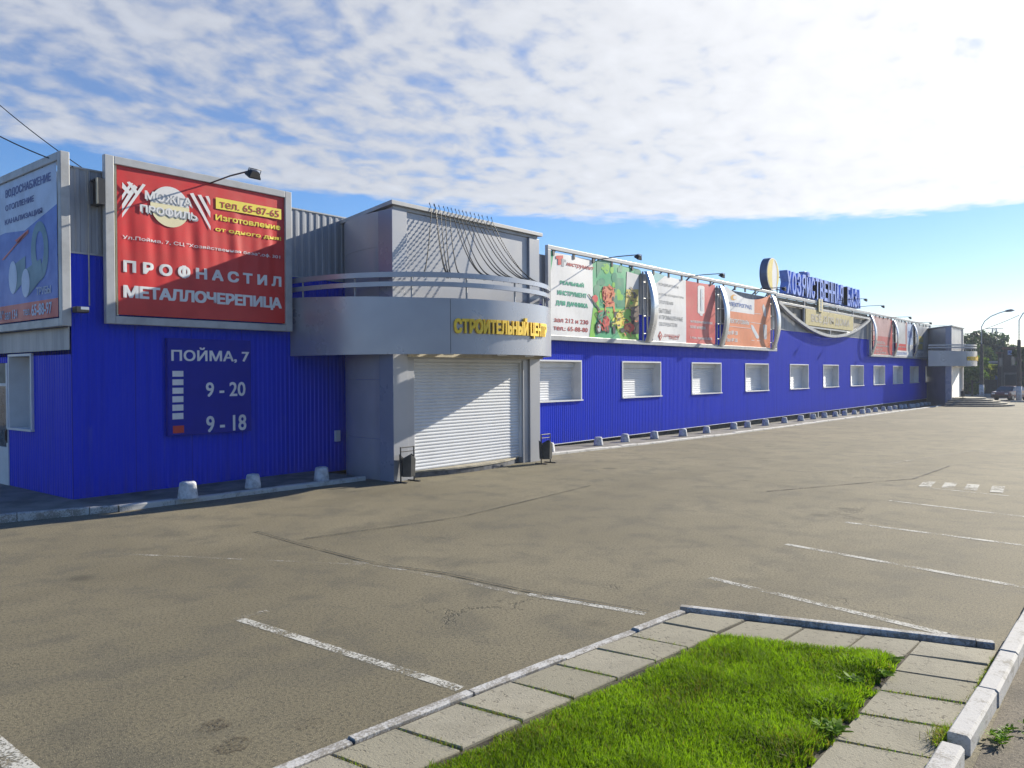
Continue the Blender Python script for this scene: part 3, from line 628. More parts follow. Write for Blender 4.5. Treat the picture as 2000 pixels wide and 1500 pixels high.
# ------------------------------------------------------------------ entrance tower, canopy, roller door
CX, CA, CB, CN = 8.10, 3.42, 3.95, 2.3
YF = -2.60
def cpt(a, ins=0.0, dx=0.0):
    c, s_ = math.cos(a), math.sin(a); e = 2/CN
    return CX+dx+(CA-ins)*math.copysign(abs(c)**e, c), -(CB-ins)*abs(s_)**e
def arc_angle(px, z, ins=0.0):
    A = [-math.pi+0.0022*i for i in range(1429)]; X = [pj((*cpt(a, ins), z))[0] for a in A]
    k1 = max(range(len(X)), key=lambda i: X[i]); k0 = min(range(k1), key=lambda i: X[i])
    return A[min(range(k0, k1+1), key=lambda i: abs(X[i]-px))]
A0, A1 = -math.pi+0.0004, -0.0004
RAILS = [(4.40, 4.51), (4.205, 4.305)]
def ctop(y): return 3.955+0.115*max(0, min(1, (y+3.2)/3.2))
def arcband(mb, i0, i1, zlo, zhi, n=120, a0=A0, a1=A1, dx=0):
    vs = []
    for i in range(n+1):
        a = a0+(a1-a0)*i/n
        for ins in (i0, i1):
            x, y = cpt(a, ins, dx); y = min(y, -0.02)
            for zf in (zlo, zhi): vs.append((x, y, zf(y) if callable(zf) else zf))
    fs = []
    for i in range(n):
        p, q = i*4, i*4+4
        fs += [(p+2, q+2, q+3, p+3), (p, p+1, q+1, q), (p+1, p+3, q+3, q+1), (p, q, q+2, p+2)]
    fs += [(0, 2, 3, 1), (n*4, n*4+1, n*4+3, n*4+2)]
    mb.add(vs, fs, 0, True)
ROLLM = SLAT
def entrance(dx, g, zb, reach=1.1, cs=None):
    A0 = -math.pi+0.0004 if cs is None else next(a for a in [-math.pi+0.004*i for i in range(1, 700)] if pj((*cpt(a, 0, dx), 3.4))[0] >= cs)
    X0, X1 = 5.46+dx, 10.68+dx; YB_ = YF+0.44
    # tower: piers, curved side panel, upper box
    t_ = MB(); t_.box((X0+0.436, YF+0.06, 2.80), (X1-0.436, YF+0.35, 5.88)); tw = t_.build('entrance_tower', PANEL, HALL, 0.004)
    for xa_, xb_ in ((X0, X0+0.43), (X1-0.43, X1)): s = MB(); s.box((xa_, YF, g-0.1), (xb_, YB_, 5.88)); s.build('pier', PANEL, tw, 0.006)
    s = MB(); s.box((X0-0.006, YF-0.004, g-0.1), (X0-0.002, YB_-0.002, 5.86)); s.build('corner_trim', PANELD, tw)
    s = MB(); vs = []; n = 14
    arc = [(X0+0.012, YB_+0.008)]+[(X0+0.02+reach*(1-math.cos(k/n*math.pi/2)), YB_+0.02-(YB_+0.03)*math.sin(k/n*math.pi/2)) for k in range(n+1)]
    if reach > 2: arc = [(X0+0.012+(reach-0.6)*k/n, YB_+0.008-(YB_-0.03)*k/n) for k in range(n+1)]
    for q in (arc,):
        for z0, z1 in ((g-0.1, 0.9), (0.905, 2.2), (2.205, 3.5), (3.505, 4.30), (4.305, 5.10), (5.105, 5.88)):
            vs = [(x_, y_, zz) for x_, y_ in q for zz in (z0, z1)]; s.add(vs, [(2*i, 2*i+1, 2*i+3, 2*i+2) for i in range(len(q)-1)], 0, True)
    s.build('side_panel', PANEL, tw)
    s = MB(); arcr = [(X1-0.012, YB_+0.008)]+[(X1-0.02-1.1*(1-math.cos(k/n*math.pi/2)), YB_+0.02-(YB_+0.03)*math.sin(k/n*math.pi/2)) for k in range(n+1)]
    if reach > 2: arcr = [(X1-0.012, YB_+0.008), (X1-0.014, 0.02)]
    s.add([(x_, y_, zz) for x_, y_ in arcr for zz in (g-0.1, 5.88)], [(2*i, 2*i+2, 2*i+3, 2*i+1) for i in range(len(arcr)-1)], 0, True); s.build('side_panel', PANEL, tw)
    s = MB(); cap = [(X0-0.06, YF-0.06), (X1+0.08, YF-0.06), (X1-0.5, 0.3), (X0+(reach*0.7 if reach < 2 else reach*0.85), 0.3)]; cap2 = [(X0+0.05, YF+0.02), (X1-0.05, YF+0.02), (X1-0.9, 0.02), (X0+reach*0.93, 0.02)]
    s.prism(cap[::-1], lambda u, v: (u, v, 6.05), lambda u, v: (u, v, 5.96)); s.prism(cap2[::-1], lambda u, v: (u, v, 5.958), lambda u, v: (u, v, 5.884)); s.build('roof_cap', BEAM, tw, 0.006)
    # roller door in the portal
    s = MB(); s.box((X0+0.432, YF+0.05, g-0.1), (X0+0.66, YB_-0.01, 2.66)); s.box((X1-0.66, YF+0.05, g-0.1), (X1-0.432, YB_-0.01, 2.66)); s.box((X0+0.432, YF+0.05, 2.664), (X1-0.432, YB_-0.02, 2.798)); fr = s.build('roller_door', PANEL, HALL)
    s = MB(); slatted(s, X0+0.70, X1-0.70, zb, 2.60, YF+0.17, 0.077, 0.018); s.build('shutter', ROLLM, fr)
    s = MB(); s.box((X0+0.662, YF+0.095, zb), (X0+0.715, YF+0.21, 2.60)); s.box((X1-0.715, YF+0.095, zb), (X1-0.662, YF+0.21, 2.60)); s.box((X0+0.662, YF+0.09, 2.602), (X1-0.662, YF+0.23, 2.661)); s.build('guide_rail', WHITE, fr, split=True)
    # canopy
    c_ = MB(); arcband(c_, 0.10, 0.0, 2.75, ctop, a0=A0, dx=dx); cn = c_.build('canopy', CANOPYM, HALL)
    es = cn.modifiers.new('edges', 'EDGE_SPLIT'); es.split_angle = R(40)
    s = MB(); s.box((X0+0.44, YF-0.12, 2.70), (X1-0.02, YF+0.04, 2.86)); s.build('lintel', mat('cream lintel', (0.50, 0.45, 0.33), 0.6), cn, 0.006)
    s = MB()
    for q in (0.12, 0.3, 0.5, 0.7, 0.88):
        x_, y_ = cpt(A0+(A1-A0)*q, 0.10, dx); s.bar((x_, y_, 2.95), (CX+dx+(x_-CX-dx)*0.62, max(YF, y_*0.62) if abs(x_-CX-dx) < 2.4 else y_*0.62, 2.95), 0.06, 0.08)
    s.build('bracket', DARKBEAM, cn, split=True)
    for z0, z1 in RAILS:
        s = MB(); arcband(s, 0.085, 0.03, z0, z1, a0=A0, dx=dx); o = s.build('rail', CANOPYM, cn); es = o.modifiers.new('edges', 'EDGE_SPLIT'); es.split_angle = R(40)
    s = MB()
    for i in range(9):
        x_, y_ = cpt(A0+(A1-A0)*(0.02+i*0.12), 0.115, dx); s.tube([(x_, y_, 3.72), (x_, y_, 4.50)], 0.022, 6)
    s.build('rail_post', BEAM, cn, split=True)
    s = MB(); aj = arc_angle(880, 3.4); x_, y_ = cpt(aj, -0.001, dx)
    s.bar((x_, y_, 2.76), (x_, y_, 3.94), 0.012, 0.006, (1, 0, 0)); s.build('panel_seam', DARKBEAM, cn)
    a0, a1 = arc_angle(887, 3.4, -0.05), arc_angle(1067, 3.4, -0.05)
    tab = [cpt(a0+(a1-a0)*i/400) for i in range(401)]; L_ = [0.0]
    for p, q in zip(tab, tab[1:]): L_.append(L_[-1]+math.hypot(q[0]-p[0], q[1]-p[1]))
    def f(u, v, w): return (*cpt(float(np.interp(u*L_[-1], L_, [a0+(a1-a0)*i/400 for i in range(401)])), -0.012-0.05*w, dx), v)
    s = MB(); text(s, 'СТРОИТЕЛЬНЫЙ ЦЕНТР', 0, 1, 3.14, 3.60, f, 0.04, 1); s.build('lettering', YEL, cn)
    s = MB()
    for q in (0.35, 0.5, 0.65):
        x_, y_ = cpt(A0+(A1-A0)*q, 0.5, dx); s.lathe((x_, y_, 2.74), [(0.10, 0), (0.12, 0.02), (0.12, 0.055)], 16)
    s.build('downlight', WHITE, cn, split=True)
    return tw
entrance(0.0, 0.0, 0.15)
FDX = 60.2
entrance(FDX, -0.43, 0.17, 4.6, 1813)
STEPM = mat('stone step', (0.33, 0.30, 0.23), 0.85, 0, 0.2, 3, bump=0.3); STEPD = mat('dark granite riser', (0.09, 0.095, 0.11), 0.5, 0, 0.3, 5)
def arcstep(dx, r, z0, z1, cy, half, ov=0.02, yb=YF+0.24):
    mb = MB(); n = 24; P = []
    for i in range(n+1):
        a = -math.pi/2-half+2*half*i/n; P.append((CX-0.05+dx+r*math.cos(a), cy+r*math.sin(a)))
    P = [(P[0][0], yb)]+P+[(P[-1][0], yb)]
    P2 = [(CX-0.05+dx+(x_-CX+0.05-dx)*(1-ov/r), cy+(y_-cy)*(1-ov/r)) if y_ < yb-0.01 else (x_, y_) for x_, y_ in P]
    mb.prism(P2, lambda x_, y_: (x_, y_, z0), lambda x_, y_: (x_, y_, z1-0.035), 1)
    mb.prism(P[::-1], lambda x_, y_: (x_, y_, z1), lambda x_, y_: (x_, y_, z1-0.035), 0)
    return mb.build('entrance_step', [STEPM, STEPD], HALL)
arcstep(0, 5.2, -0.1, 0.15, 2.42, 0.42, 0.02, YF+0.27)
for i, rr in enumerate((2.35, 2.85, 3.35, 3.85, 4.35)): arcstep(FDX, rr, -0.62, 0.16-0.125*i, -2.3, 1.42)

# ------------------------------------------------------------------ billboards, banners
def pane_f(y, bulge=None):
    return lambda u, v, w=0: (u, y-(bulge(u, v) if bulge else 0), v)
def quadlet(mb, pts, f, mi):   # polygon given in plane coords
    mb.add([f(u, v) for u, v in pts], [tuple(range(len(pts)))], mi)
def ellipse(cx, cz, rx, rz, n=28, a0=0, a1=2*math.pi): return [(cx+rx*math.cos(a0+(a1-a0)*i/n), cz+rz*math.sin(a0+(a1-a0)*i/n)) for i in range(n if a1-a0 > 6.28 else n+1)]
class Zoom:    # pixel coordinates of an enlarged crop of the photograph -> plane y
    def __init__(s, ox, oy, k, y): s.o = (ox, oy, k, y)
    def __call__(s, X, Y): ox, oy, k, y = s.o; return fy(ox+X/k, oy+Y/k, y)
INK = {}
def ink(name, c, rough=0.42):
    if name not in INK: INK[name] = mat('ink '+name, c, rough, 0, 0.06, 2.0, spec=0.45)
    return INK[name]
RED = ink('red', (0.55, 0.020, 0.018)); WHI = ink('white', (0.70, 0.70, 0.70)); INKY = ink('yellow', (0.80, 0.66, 0.07)); INKG = ink('grey', (0.32, 0.34, 0.37))
GREEN = ink('green', (0.05, 0.36, 0.16)); LIME = ink('lime', (0.20, 0.50, 0.05)); TEAL = ink('teal green text', (0.04, 0.40, 0.24)); INKR = ink('dark red text', (0.42, 0.03, 0.02)); NAVY = ink('navy', (0.03, 0.06, 0.30)); DGREY = ink('dark grey text', (0.10, 0.11, 0.13))
ORANGE = ink('orange', (0.66, 0.20, 0.075)); SALMON = ink('salmon red', (0.55, 0.075, 0.070)); BLK = ink('black', (0.02, 0.02, 0.025)); LBLUE = ink('light blue', (0.20, 0.42, 0.68)); SKYB = ink('poster blue', (0.035, 0.12, 0.50)); PALEB = ink('poster pale blue', (0.42, 0.52, 0.70)); CREAM = ink('cream', (0.72, 0.66, 0.42)); BROWN = ink('brown', (0.14, 0.10, 0.08)); PTEAL = ink('pale teal', (0.30, 0.55, 0.55)); SHEENRED = ink('sheen grey red', (0.42, 0.23, 0.22)); LGREY = ink('pale grey', (0.50, 0.51, 0.52)); DRED = ink('deep red', (0.40, 0.035, 0.035)); TUBE = ink('pipe teal', (0.04, 0.17, 0.26)); OCHRE = ink('ochre', (0.55, 0.44, 0.10))  # the greyed red has the glossy vinyl's reflected sheen put into its colour

def clothgrid(mb, x0, x1, z0, z1, f, nx, nz, mi=0, top=None):
    vs = []
    for j in range(nz+1):
        for i in range(nx+1):
            u = x0+(x1-x0)*i/nx; zt = z1 if top is None else top(u); vs.append(f(u, z0+(zt-z0)*j/nz))
    mb.add(vs, [(j*(nx+1)+i, j*(nx+1)+i+1, (j+1)*(nx+1)+i+1, (j+1)*(nx+1)+i) for j in range(nz) for i in range(nx)], mi, True)

# --- red billboard
y0 = -0.25; bx0, bz1 = fy(204, 300, y0); bx1, bz0 = fy(572, 648, y0); bx0b = bx0
RB = thing('billboard', 'red billboard with white and yellow lettering in a grey metal frame on the blue wall', 'billboard', (bx0, y0, bz0))
w = 0.17; m = MB(); d0, d1 = y0, y0+0.11
m.box((bx0, d0, bz0), (bx0+w, d1, bz1)); m.box((bx1-w, d0, bz0), (bx1, d1, bz1)); m.box((bx0+w, d0, bz1-0.15), (bx1-w, d1, bz1)); m.box((bx0+w, d0, bz0), (bx1-w, d1, bz0+0.15)); m.build('frame', BEAM, RB, 0.012)
Z = Zoom(180, 280, 3.948, -0.20); qx0, qz1 = Z(188, 170); qx1, qz0 = Z(1488, 1380); qz0 += 0.0
qz0 = (Z(200, 1330)[1]+qz0)/2; qz1 = (qz1+Z(1480, 410)[1])/2
def fold(u, v):
    s = max(0, 1-abs((v-(qz0+qz1)/2-0.05)/1.25)); a = 0.0
    for i, (fq, ph) in enumerate(((19, .3), (31, 1.1), (47, 2.0))): a += math.sin(u*fq*0.5+ph+0.5*math.sin(v*2.2+i)+v*(0.5-0.3*i))/(i+1.3)
    e = min(u-qx0, qx1-u)
    return 0.010*a*s*min(1, max(0, e/0.3))+0.03*math.sin((u-qx0)/(qx1-qx0)*3.14)*0.4
fB = lambda u, v, w=0: (u, -0.20-fold(u, v), v); fT = lambda u, v, w=0: (u, -0.2085-fold(u, v), v); fT2 = lambda u, v, w=0: (u, -0.210-fold(u, v), v)
m = MB(); clothgrid(m, qx0, qx1, qz0, qz1, fB, 170, 64)
ban = m.build('banner', RED, RB)
m = MB(); m.box((qx0-0.02, -0.19, qz0-0.015), (qx0+0.015, -0.13, qz1+0.01)); m.box((qx1-0.015, -0.185, qz0-0.015), (qx1+0.03, -0.13, qz1)); m.build('banner_edge', CREAM, ban)
m = MB()
for px in (273, 721, 1103, 1427): xx = Z(px, 200)[0]; m.box((xx-0.035, -0.20, qz1-0.02), (xx+0.035, -0.155, bz1-0.14))
m.build('clamp', BLACK, RB, split=True)
def T(mb, Zm, body, tl, br, f, mi, bold=0.03, spacing=1.0, shear=0.0):
    a = Zm(*tl); b = Zm(*br); text(mb, body, a[0], b[0], b[1], a[1], f, bold, 0, mi, spacing, shear)
m = MB()
T(m, Z, 'Ул.Пойма, 7, СЦ "Хозяйственная база",оф. 301', (233, 705), (1448, 895), fT, 0, 0.012)
T(m, Z, 'ПРОФНАСТИЛ', (238, 893), (1457, 1112), fT, 0, 0.052, 1.55); T(m, Z, 'МЕТАЛЛОЧЕРЕПИЦА', (238, 1090), (1460, 1290), fT, 0, 0.045, 0.92)
m.build('lettering', [WHI], ban)
m = MB(); a = Z(948, 417); b = Z(1453, 590); quadlet(m, [(a[0], b[1]), (b[0], b[1]), (b[0], a[1]), (a[0], a[1])], lambda u, v: (u, -0.226, v), 0)
m.build('phone_panel', [INKY], ban); m = MB()
T(m, Z, 'тел. 65-87-65', (980, 440), (1435, 575), lambda u, v, w=0: (u, -0.230, v), 1, 0.012)
T(m, Z, 'Изготовление', (946, 545), (1451, 672), fT, 0, 0.045); T(m, Z, 'от одного дня!', (945, 645), (1455, 757), fT, 0, 0.045); m.build('lettering', [INKY, DRED], ban)
m = MB(); c = Z(598, 492); rr = abs(Z(745, 492)[0]-c[0])
fE = lambda u, v, w=0: (u, -0.2235, v)
quadlet(m, ellipse(c[0], c[1], rr, rr, 40), lambda u, v: (u, -0.2195, v), 2)
quadlet(m, ellipse(c[0], c[1], rr, rr, 24, 0.1, math.pi-0.1), lambda u, v: (u, -0.2215, v), 0)
for dxx, fi, ff in ((0.025, 1, lambda u, v, w=0: (u, -0.2240, v)), (0.0, 0, lambda u, v, w=0: (u, -0.2265, v))):
    a = Z(400, 362); b = Z(762, 492); text(m, 'МОЖГА', a[0]+dxx, b[0]+dxx, b[1]-dxx, a[1]-dxx, ff, 0.036, 0, fi)
    a = Z(362, 465); b = Z(805, 600); text(m, 'ПРОФИЛЬ', a[0]+dxx, b[0]+dxx, b[1]-dxx, a[1]-dxx, ff, 0.036, 0, fi)
SK = [0]
def stripe(P, mi=0): SK[0] += 1; dd = 0.2222+0.0006*SK[0]; quadlet(m, [Z(*p) for p in P], lambda u, v: (u, -dd, v), mi)
stripe([(225, 575), (228, 540), (385, 312), (408, 322)]); stripe([(226, 520), (226, 470), (318, 318), (345, 340)]); stripe([(225, 440), (226, 400), (290, 305), (312, 310)])
stripe([(226, 345), (228, 300), (300, 385), (285, 405)]); stripe([(262, 300), (285, 296), (345, 370), (330, 395)])
stripe([(748, 388), (775, 384), (908, 640), (908, 672)]); stripe([(808, 398), (835, 398), (906, 530), (906, 575)]); stripe([(868, 408), (892, 408), (905, 440), (905, 480)])
m.build('emblem', [WHI, INKG, CREAM], ban)

# --- billboard on the side wall (faces left)
LBx = -0.22
def fx(px, py, x=LBx): r = ray((px, py)); q = CAM+r*((x-CAM.x)/r.x); return q.y, q.z
ya, za = fx(117, 293); zb = fx(125, 636)[1]
LB = thing('billboard', 'blue and white pipe billboard in a grey frame on the shaded side wall', 'billboard', (LBx, 2, 3.2))
ye = 5.3; m = MB()
m.box((LBx, ya, zb), (LBx+0.16, ya+0.14, za)); m.box((LBx, ye-0.17, zb), (LBx+0.11, ye, za)); m.box((LBx, ya+0.14, za-0.15), (LBx+0.16, ye-0.17, za)); m.box((LBx, ya+0.14, zb), (LBx+0.11, ye-0.17, zb+0.15)); m.build('frame', BEAM, LB, 0.012)
PX = LBx+0.04; pya, pzt = fx(110, 314, PX); pzb = fx(108, 619, PX)[1]; pye = ye-0.25
m = MB()
zc_ = fx(0, 470, PX)[1]; zr = fx(60, 590, PX)[1]
P = lambda u, v, d=0: (PX-d, u, v)
m.add([P(pye, zr), P(pya, zr), P(pya, zc_+0.35), P(1.6, zc_+0.05), P(2.6, zc_+0.12), P(pye, zc_)], [(0, 1, 2, 3, 4, 5)], 1)
m.add([P(pye, zc_), P(2.6, zc_+0.12), P(1.6, zc_+0.05), P(pya, zc_+0.35), P(pya, pzt), P(pye, pzt)], [(0, 1, 2, 3, 4, 5)], 0)
m.add([P(pye, pzb), P(pya, pzb), P(pya, zr), P(pye, zr)], [(0, 1, 2, 3)], 2)
lb = m.build('banner', [PALEB, SKYB, SALMON], LB)
def TL(mb, body, tl, br, mi, bold=0.03, shear=0.0):
    a = fx(*tl, PX); b = fx(*br, PX); ff = lambda u, v, w=0: (PX-0.005, a[0]+(b[0]-a[0])*u, v)
    ff.off = (-1, 0, 0); text(mb, body, 0, 1, b[1], a[1], ff, bold, 0, mi)
m = MB(); TL(m, 'ВОДОСНАБЖЕНИЕ', (11, 372), (100, 356), 0, 0.02); TL(m, 'ОТОПЛЕНИЕ', (11, 402), (67, 393), 0, 0.02); TL(m, 'КАНАЛИЗАЦИЯ', (10, 430), (83, 418), 0, 0.02)
TL(m, 'ТРУБЫ', (71, 562), (100, 572), 1, 0.02); TL(m, '65-88-97', (62, 595), (102, 612), 1, 0.03); TL(m, 'тел.', (46, 605), (60, 615), 1, 0.02); TL(m, 'А" зал 134', (0, 608), (35, 622), 1, 0.02)
m.build('lettering', [NAVY, PALEB], lb)
m = MB()
def pfx(px, py, d): u, v = fx(px, py, PX); return (PX-d, u, v)
def poly(P_, d, mi): m.add([pfx(px, py, d) for px, py in P_], [tuple(range(len(P_)))[::-1]], mi)
th = [i*2*math.pi/28 for i in range(29)]
for a, b in zip(th, th[1:]): poly([(78+17*math.cos(a), 490+58*math.sin(a)), (78+17*math.cos(b), 490+58*math.sin(b)), (78+8*math.cos(b), 485+34*math.sin(b)), (78+8*math.cos(a), 485+34*math.sin(a))], 0.005, 0)
poly([(24, 520), (50, 500), (50, 545), (30, 572)], 0.006, 0); poly([(50, 527), (80, 505), (85, 540), (56, 578)], 0.007, 0)
poly([(26+8*math.cos(a), 542+32*math.sin(a)) for a in th[:-1]], 0.009, 1); poly([(51+8*math.cos(a), 553+28*math.sin(a)) for a in th[:-1]], 0.010, 1)
poly([(4, 508), (50, 455), (55, 452), (8, 508)], 0.006, 2); poly([(30, 470), (56, 448), (56, 455), (36, 476)], 0.006, 2)
m.build('pipe_picture', [TUBE, PALEB, SALMON], lb)
m = MB()
for yy in (0.7, 1.6, 2.5, 3.4, 4.3): m.box((PX-0.01, yy-0.03, pzt-0.02), (PX+0.03, yy+0.03, za-0.14))
m.build('clamp', BLACK, LB, split=True)

# --- blue address board
ax0, az1 = fy(327, 660, -0.12); ax1, az0 = fy(487, 840, -0.12); az0 = fy(335, 852, -0.12)[1]
AB = thing('address_board', 'dark blue address and opening hours board with white lettering on the shaded wall', 'sign', (ax0, -0.12, az0))
m = MB(); m.box((ax0, -0.12, az0), (ax1+0.05, -0.018, az1)); m.build('board', mat('navy board', (0.003, 0.014, 0.30), 0.35, 0, 0.05, spec=0.1), AB, 0.006)
Z = Zoom(300, 640, 4.167, -0.125); f = lambda u, v, w=0: (u, -0.125, v); m = MB()
T(m, Z, 'ПОЙМА, 7', (143, 155), (778, 288), f, 0, 0.02); T(m, Z, '9 - 20', (425, 445), (748, 555), f, 0, 0.02); T(m, Z, '9 - 18', (428, 720), (755, 832), f, 0, 0.02); m.build('lettering', [WHI], AB)
m = MB()
for i in range(6):
    a = Z(153, 352+69*i); b = Z(243, 398+69*i); quadlet(m, [(a[0], b[1]), (b[0], b[1]), (b[0], a[1]), (a[0], a[1])], f, 0)
m.build('weekday_bars', [WHI], AB)
m = MB(); a = Z(157, 800); b = Z(248, 855); quadlet(m, [(a[0], b[1]), (b[0], b[1]), (b[0], a[1]), (a[0], a[1])], f, 0); m.build('sunday_bar', [ink('bright red', (0.5, 0.02, 0.012))], AB)

# --- small projecting box sign between the two billboards
xx, zt = fy(189, 347, -0.3); zb_ = fy(190, 398, -0.3)[1]
LV = thing('box_sign', 'small black box sign with a pale front edge sticking out beside the red billboard', 'sign', (0.45, -0.3, zb_))
m = MB(); m.box((xx, -0.34, zb_), (xx+0.13, -0.30, zt)); m.box((xx, -0.298, zt-0.03), (xx+0.13, -0.03, zt)); m.box((xx, -0.298, zb_), (xx+0.13, -0.03, zb_+0.03)); m.build('frame', BLACK, LV)
m = MB(); m.box((xx-0.006, -0.345, zb_), (xx-0.001, -0.27, zt)); m.build('pale_edge', mat('pale edge strip', (0.62, 0.58, 0.45), 0.5), LV)
m = MB(); m.box((xx+0.04, -0.297, zb_+0.032), (xx+0.09, -0.04, zt-0.032)); m.build('face', BLACK, LV)

# --- long banner frames
def frame(x0, x1, z0, z1, label, y=-0.25, post=True, clampx=()):
    t_ = thing('banner_rack', label, 'banner rack', (x0, y, z0))
    s = MB(); s.box((x0, y, z1-0.13), (x1, y+0.12, z1)); s.build('top_beam', BEAM, t_, 0.01)
    s = MB(); s.box((x0, y, z0), (x1, y+0.12, z0+0.16)); s.build('bottom_beam', BEAM, t_, 0.01)
    s = MB(); s.box((x0, y, z0+0.163), (x0+0.16, y+0.12, z1-0.133)); s.build('post', BEAM, t_, 0.01)
    s = MB(); s.box((x1-0.12, y, z0+0.163), (x1, y+0.12, z1-0.133)); s.build('post', BEAM, t_, 0.01)
    s = MB()
    for xx in clampx: s.box((xx-0.05, y+0.02, z1-0.30), (xx+0.05, y+0.07, z1-0.131))
    s.build('clamp', BLACK, t_, split=True)
    s = MB()
    xx = x0+0.6
    while xx < x1: s.bar((xx, y+0.12, z0+0.08), (xx, -0.02, z0+0.08), 0.06, 0.06); s.bar((xx, y+0.12, z1-0.07), (xx, 0.3, z1-0.45), 0.05, 0.05); xx += 2.4
    s.build('bracket', DARKBEAM, t_, split=True)
    return t_
def rib(par, xc, z0, z1, y=-0.14, bul=0.30, wd=0.56):
    """bowed metal rib between two banners with a little ladder behind it"""
    s = MB(); n = 26; vs = []
    for i in range(n+1):
        tt = i/n; zz = z0+(z1-z0)*tt; b = y-0.13-bul*(math.sin(math.pi*tt)**0.85 if 0 < tt < 1 else 0); half = wd/2*(0.85+0.15*math.sin(math.pi*tt))
        for off in (0, 0.03): vs += [(xc-half, b+off, zz), (xc+half, b+off, zz)]
    fs = []
    for i in range(n):
        p, q = 4*i, 4*i+4; fs += [(p, p+1, q+1, q), (p+2, q+2, q+3, p+3), (p, q, q+2, p+2), (p+1, p+3, q+3, q+1)]
    s.add(vs, fs, 0, True); o = s.build('bowed_rib', SILVER, par)
    s = MB()
    for dx_ in (-0.20, 0.12): s.tube([(xc+dx_, y-0.02, z0), (xc+dx_, y-0.02, z1)], 0.035, 8)
    for q in (0.12, 0.37, 0.62, 0.85): zz = z0+(z1-z0)*q; s.tube([(xc-0.20, y-0.02, zz), (xc+0.12, y-0.02, zz)], 0.025, 6); s.tube([(xc, y-0.02, zz), (xc, y-0.1-bul*math.sin(math.pi*q)**0.85, zz)], 0.02, 6)
    s.build('ladder_strut', BEAM, o); return o
f2x0, f2z1 = fy(1070, 475, -0.25); f2z0 = fy(1080, 664, -0.25)[1]; f2x1 = fy(1518, 575, -0.25)[0]; f2z1 = 6.44; f2z0 = 3.40
Z7 = Zoom(1050, 450, 6.0, -0.22); Z8 = Zoom(1250, 500, 6.667, -0.22)
cl = [Z7(px, 300)[0] for px in (187, 427, 655, 873, 1113, 1360)]+[Z8(px, 300)[0] for px in (378, 548, 757, 923, 1090, 1240, 1373, 1505, 1662)]
F2 = frame(f2x0, f2x1, f2z0, f2z1, 'long grey steel frame holding the three banners nearest the first entrance tower', clampx=cl)
RX = [(fy(p, 668, -0.25)[0]+fy(q, 668, -0.25)[0])/2 for p, q in ((1258, 1272), (1401.5, 1414), (1505.5, 1513.5))]
for xc in RX: rib(F2, xc, f2z0+0.10, f2z1-0.25)
def banner(x0, x1, z0, z1, label, mats, split, pics, sag=0.0, y=-0.20):
    """split: list of (x0,x1,z0,z1,material index) colour fields"""
    L = x1-x0
    top = (lambda u: z1-sag*4*(u-x0)*(x1-u)/L/L)
    fb = lambda u, v, w=0: (u, y-0.012*math.sin((u-x0)*2.1+v)*math.sin(v*1.3)-0.02*sag*(v-z0), v)
    t_ = thing('banner', label, 'banner', (x0, y, z0), 'advertising banners')
    s = MB()
    for a, b, c_, d_, mi_ in split:
        if d_ is None: clothgrid(s, a, b, c_, z1, fb, max(6, int((b-a)*5)), 12, mi_, top)
        else: clothgrid(s, a, b, c_, d_, fb, max(6, int((b-a)*5)), 10, mi_)
    cloth = s.build('cloth', mats, t_)
    fp = lambda k: (lambda u, v, w=0: (lambda p: (p[0], p[1]-0.006*k, p[2]))(fb(u, v)))
    pics(t_, fp, fb); return t_
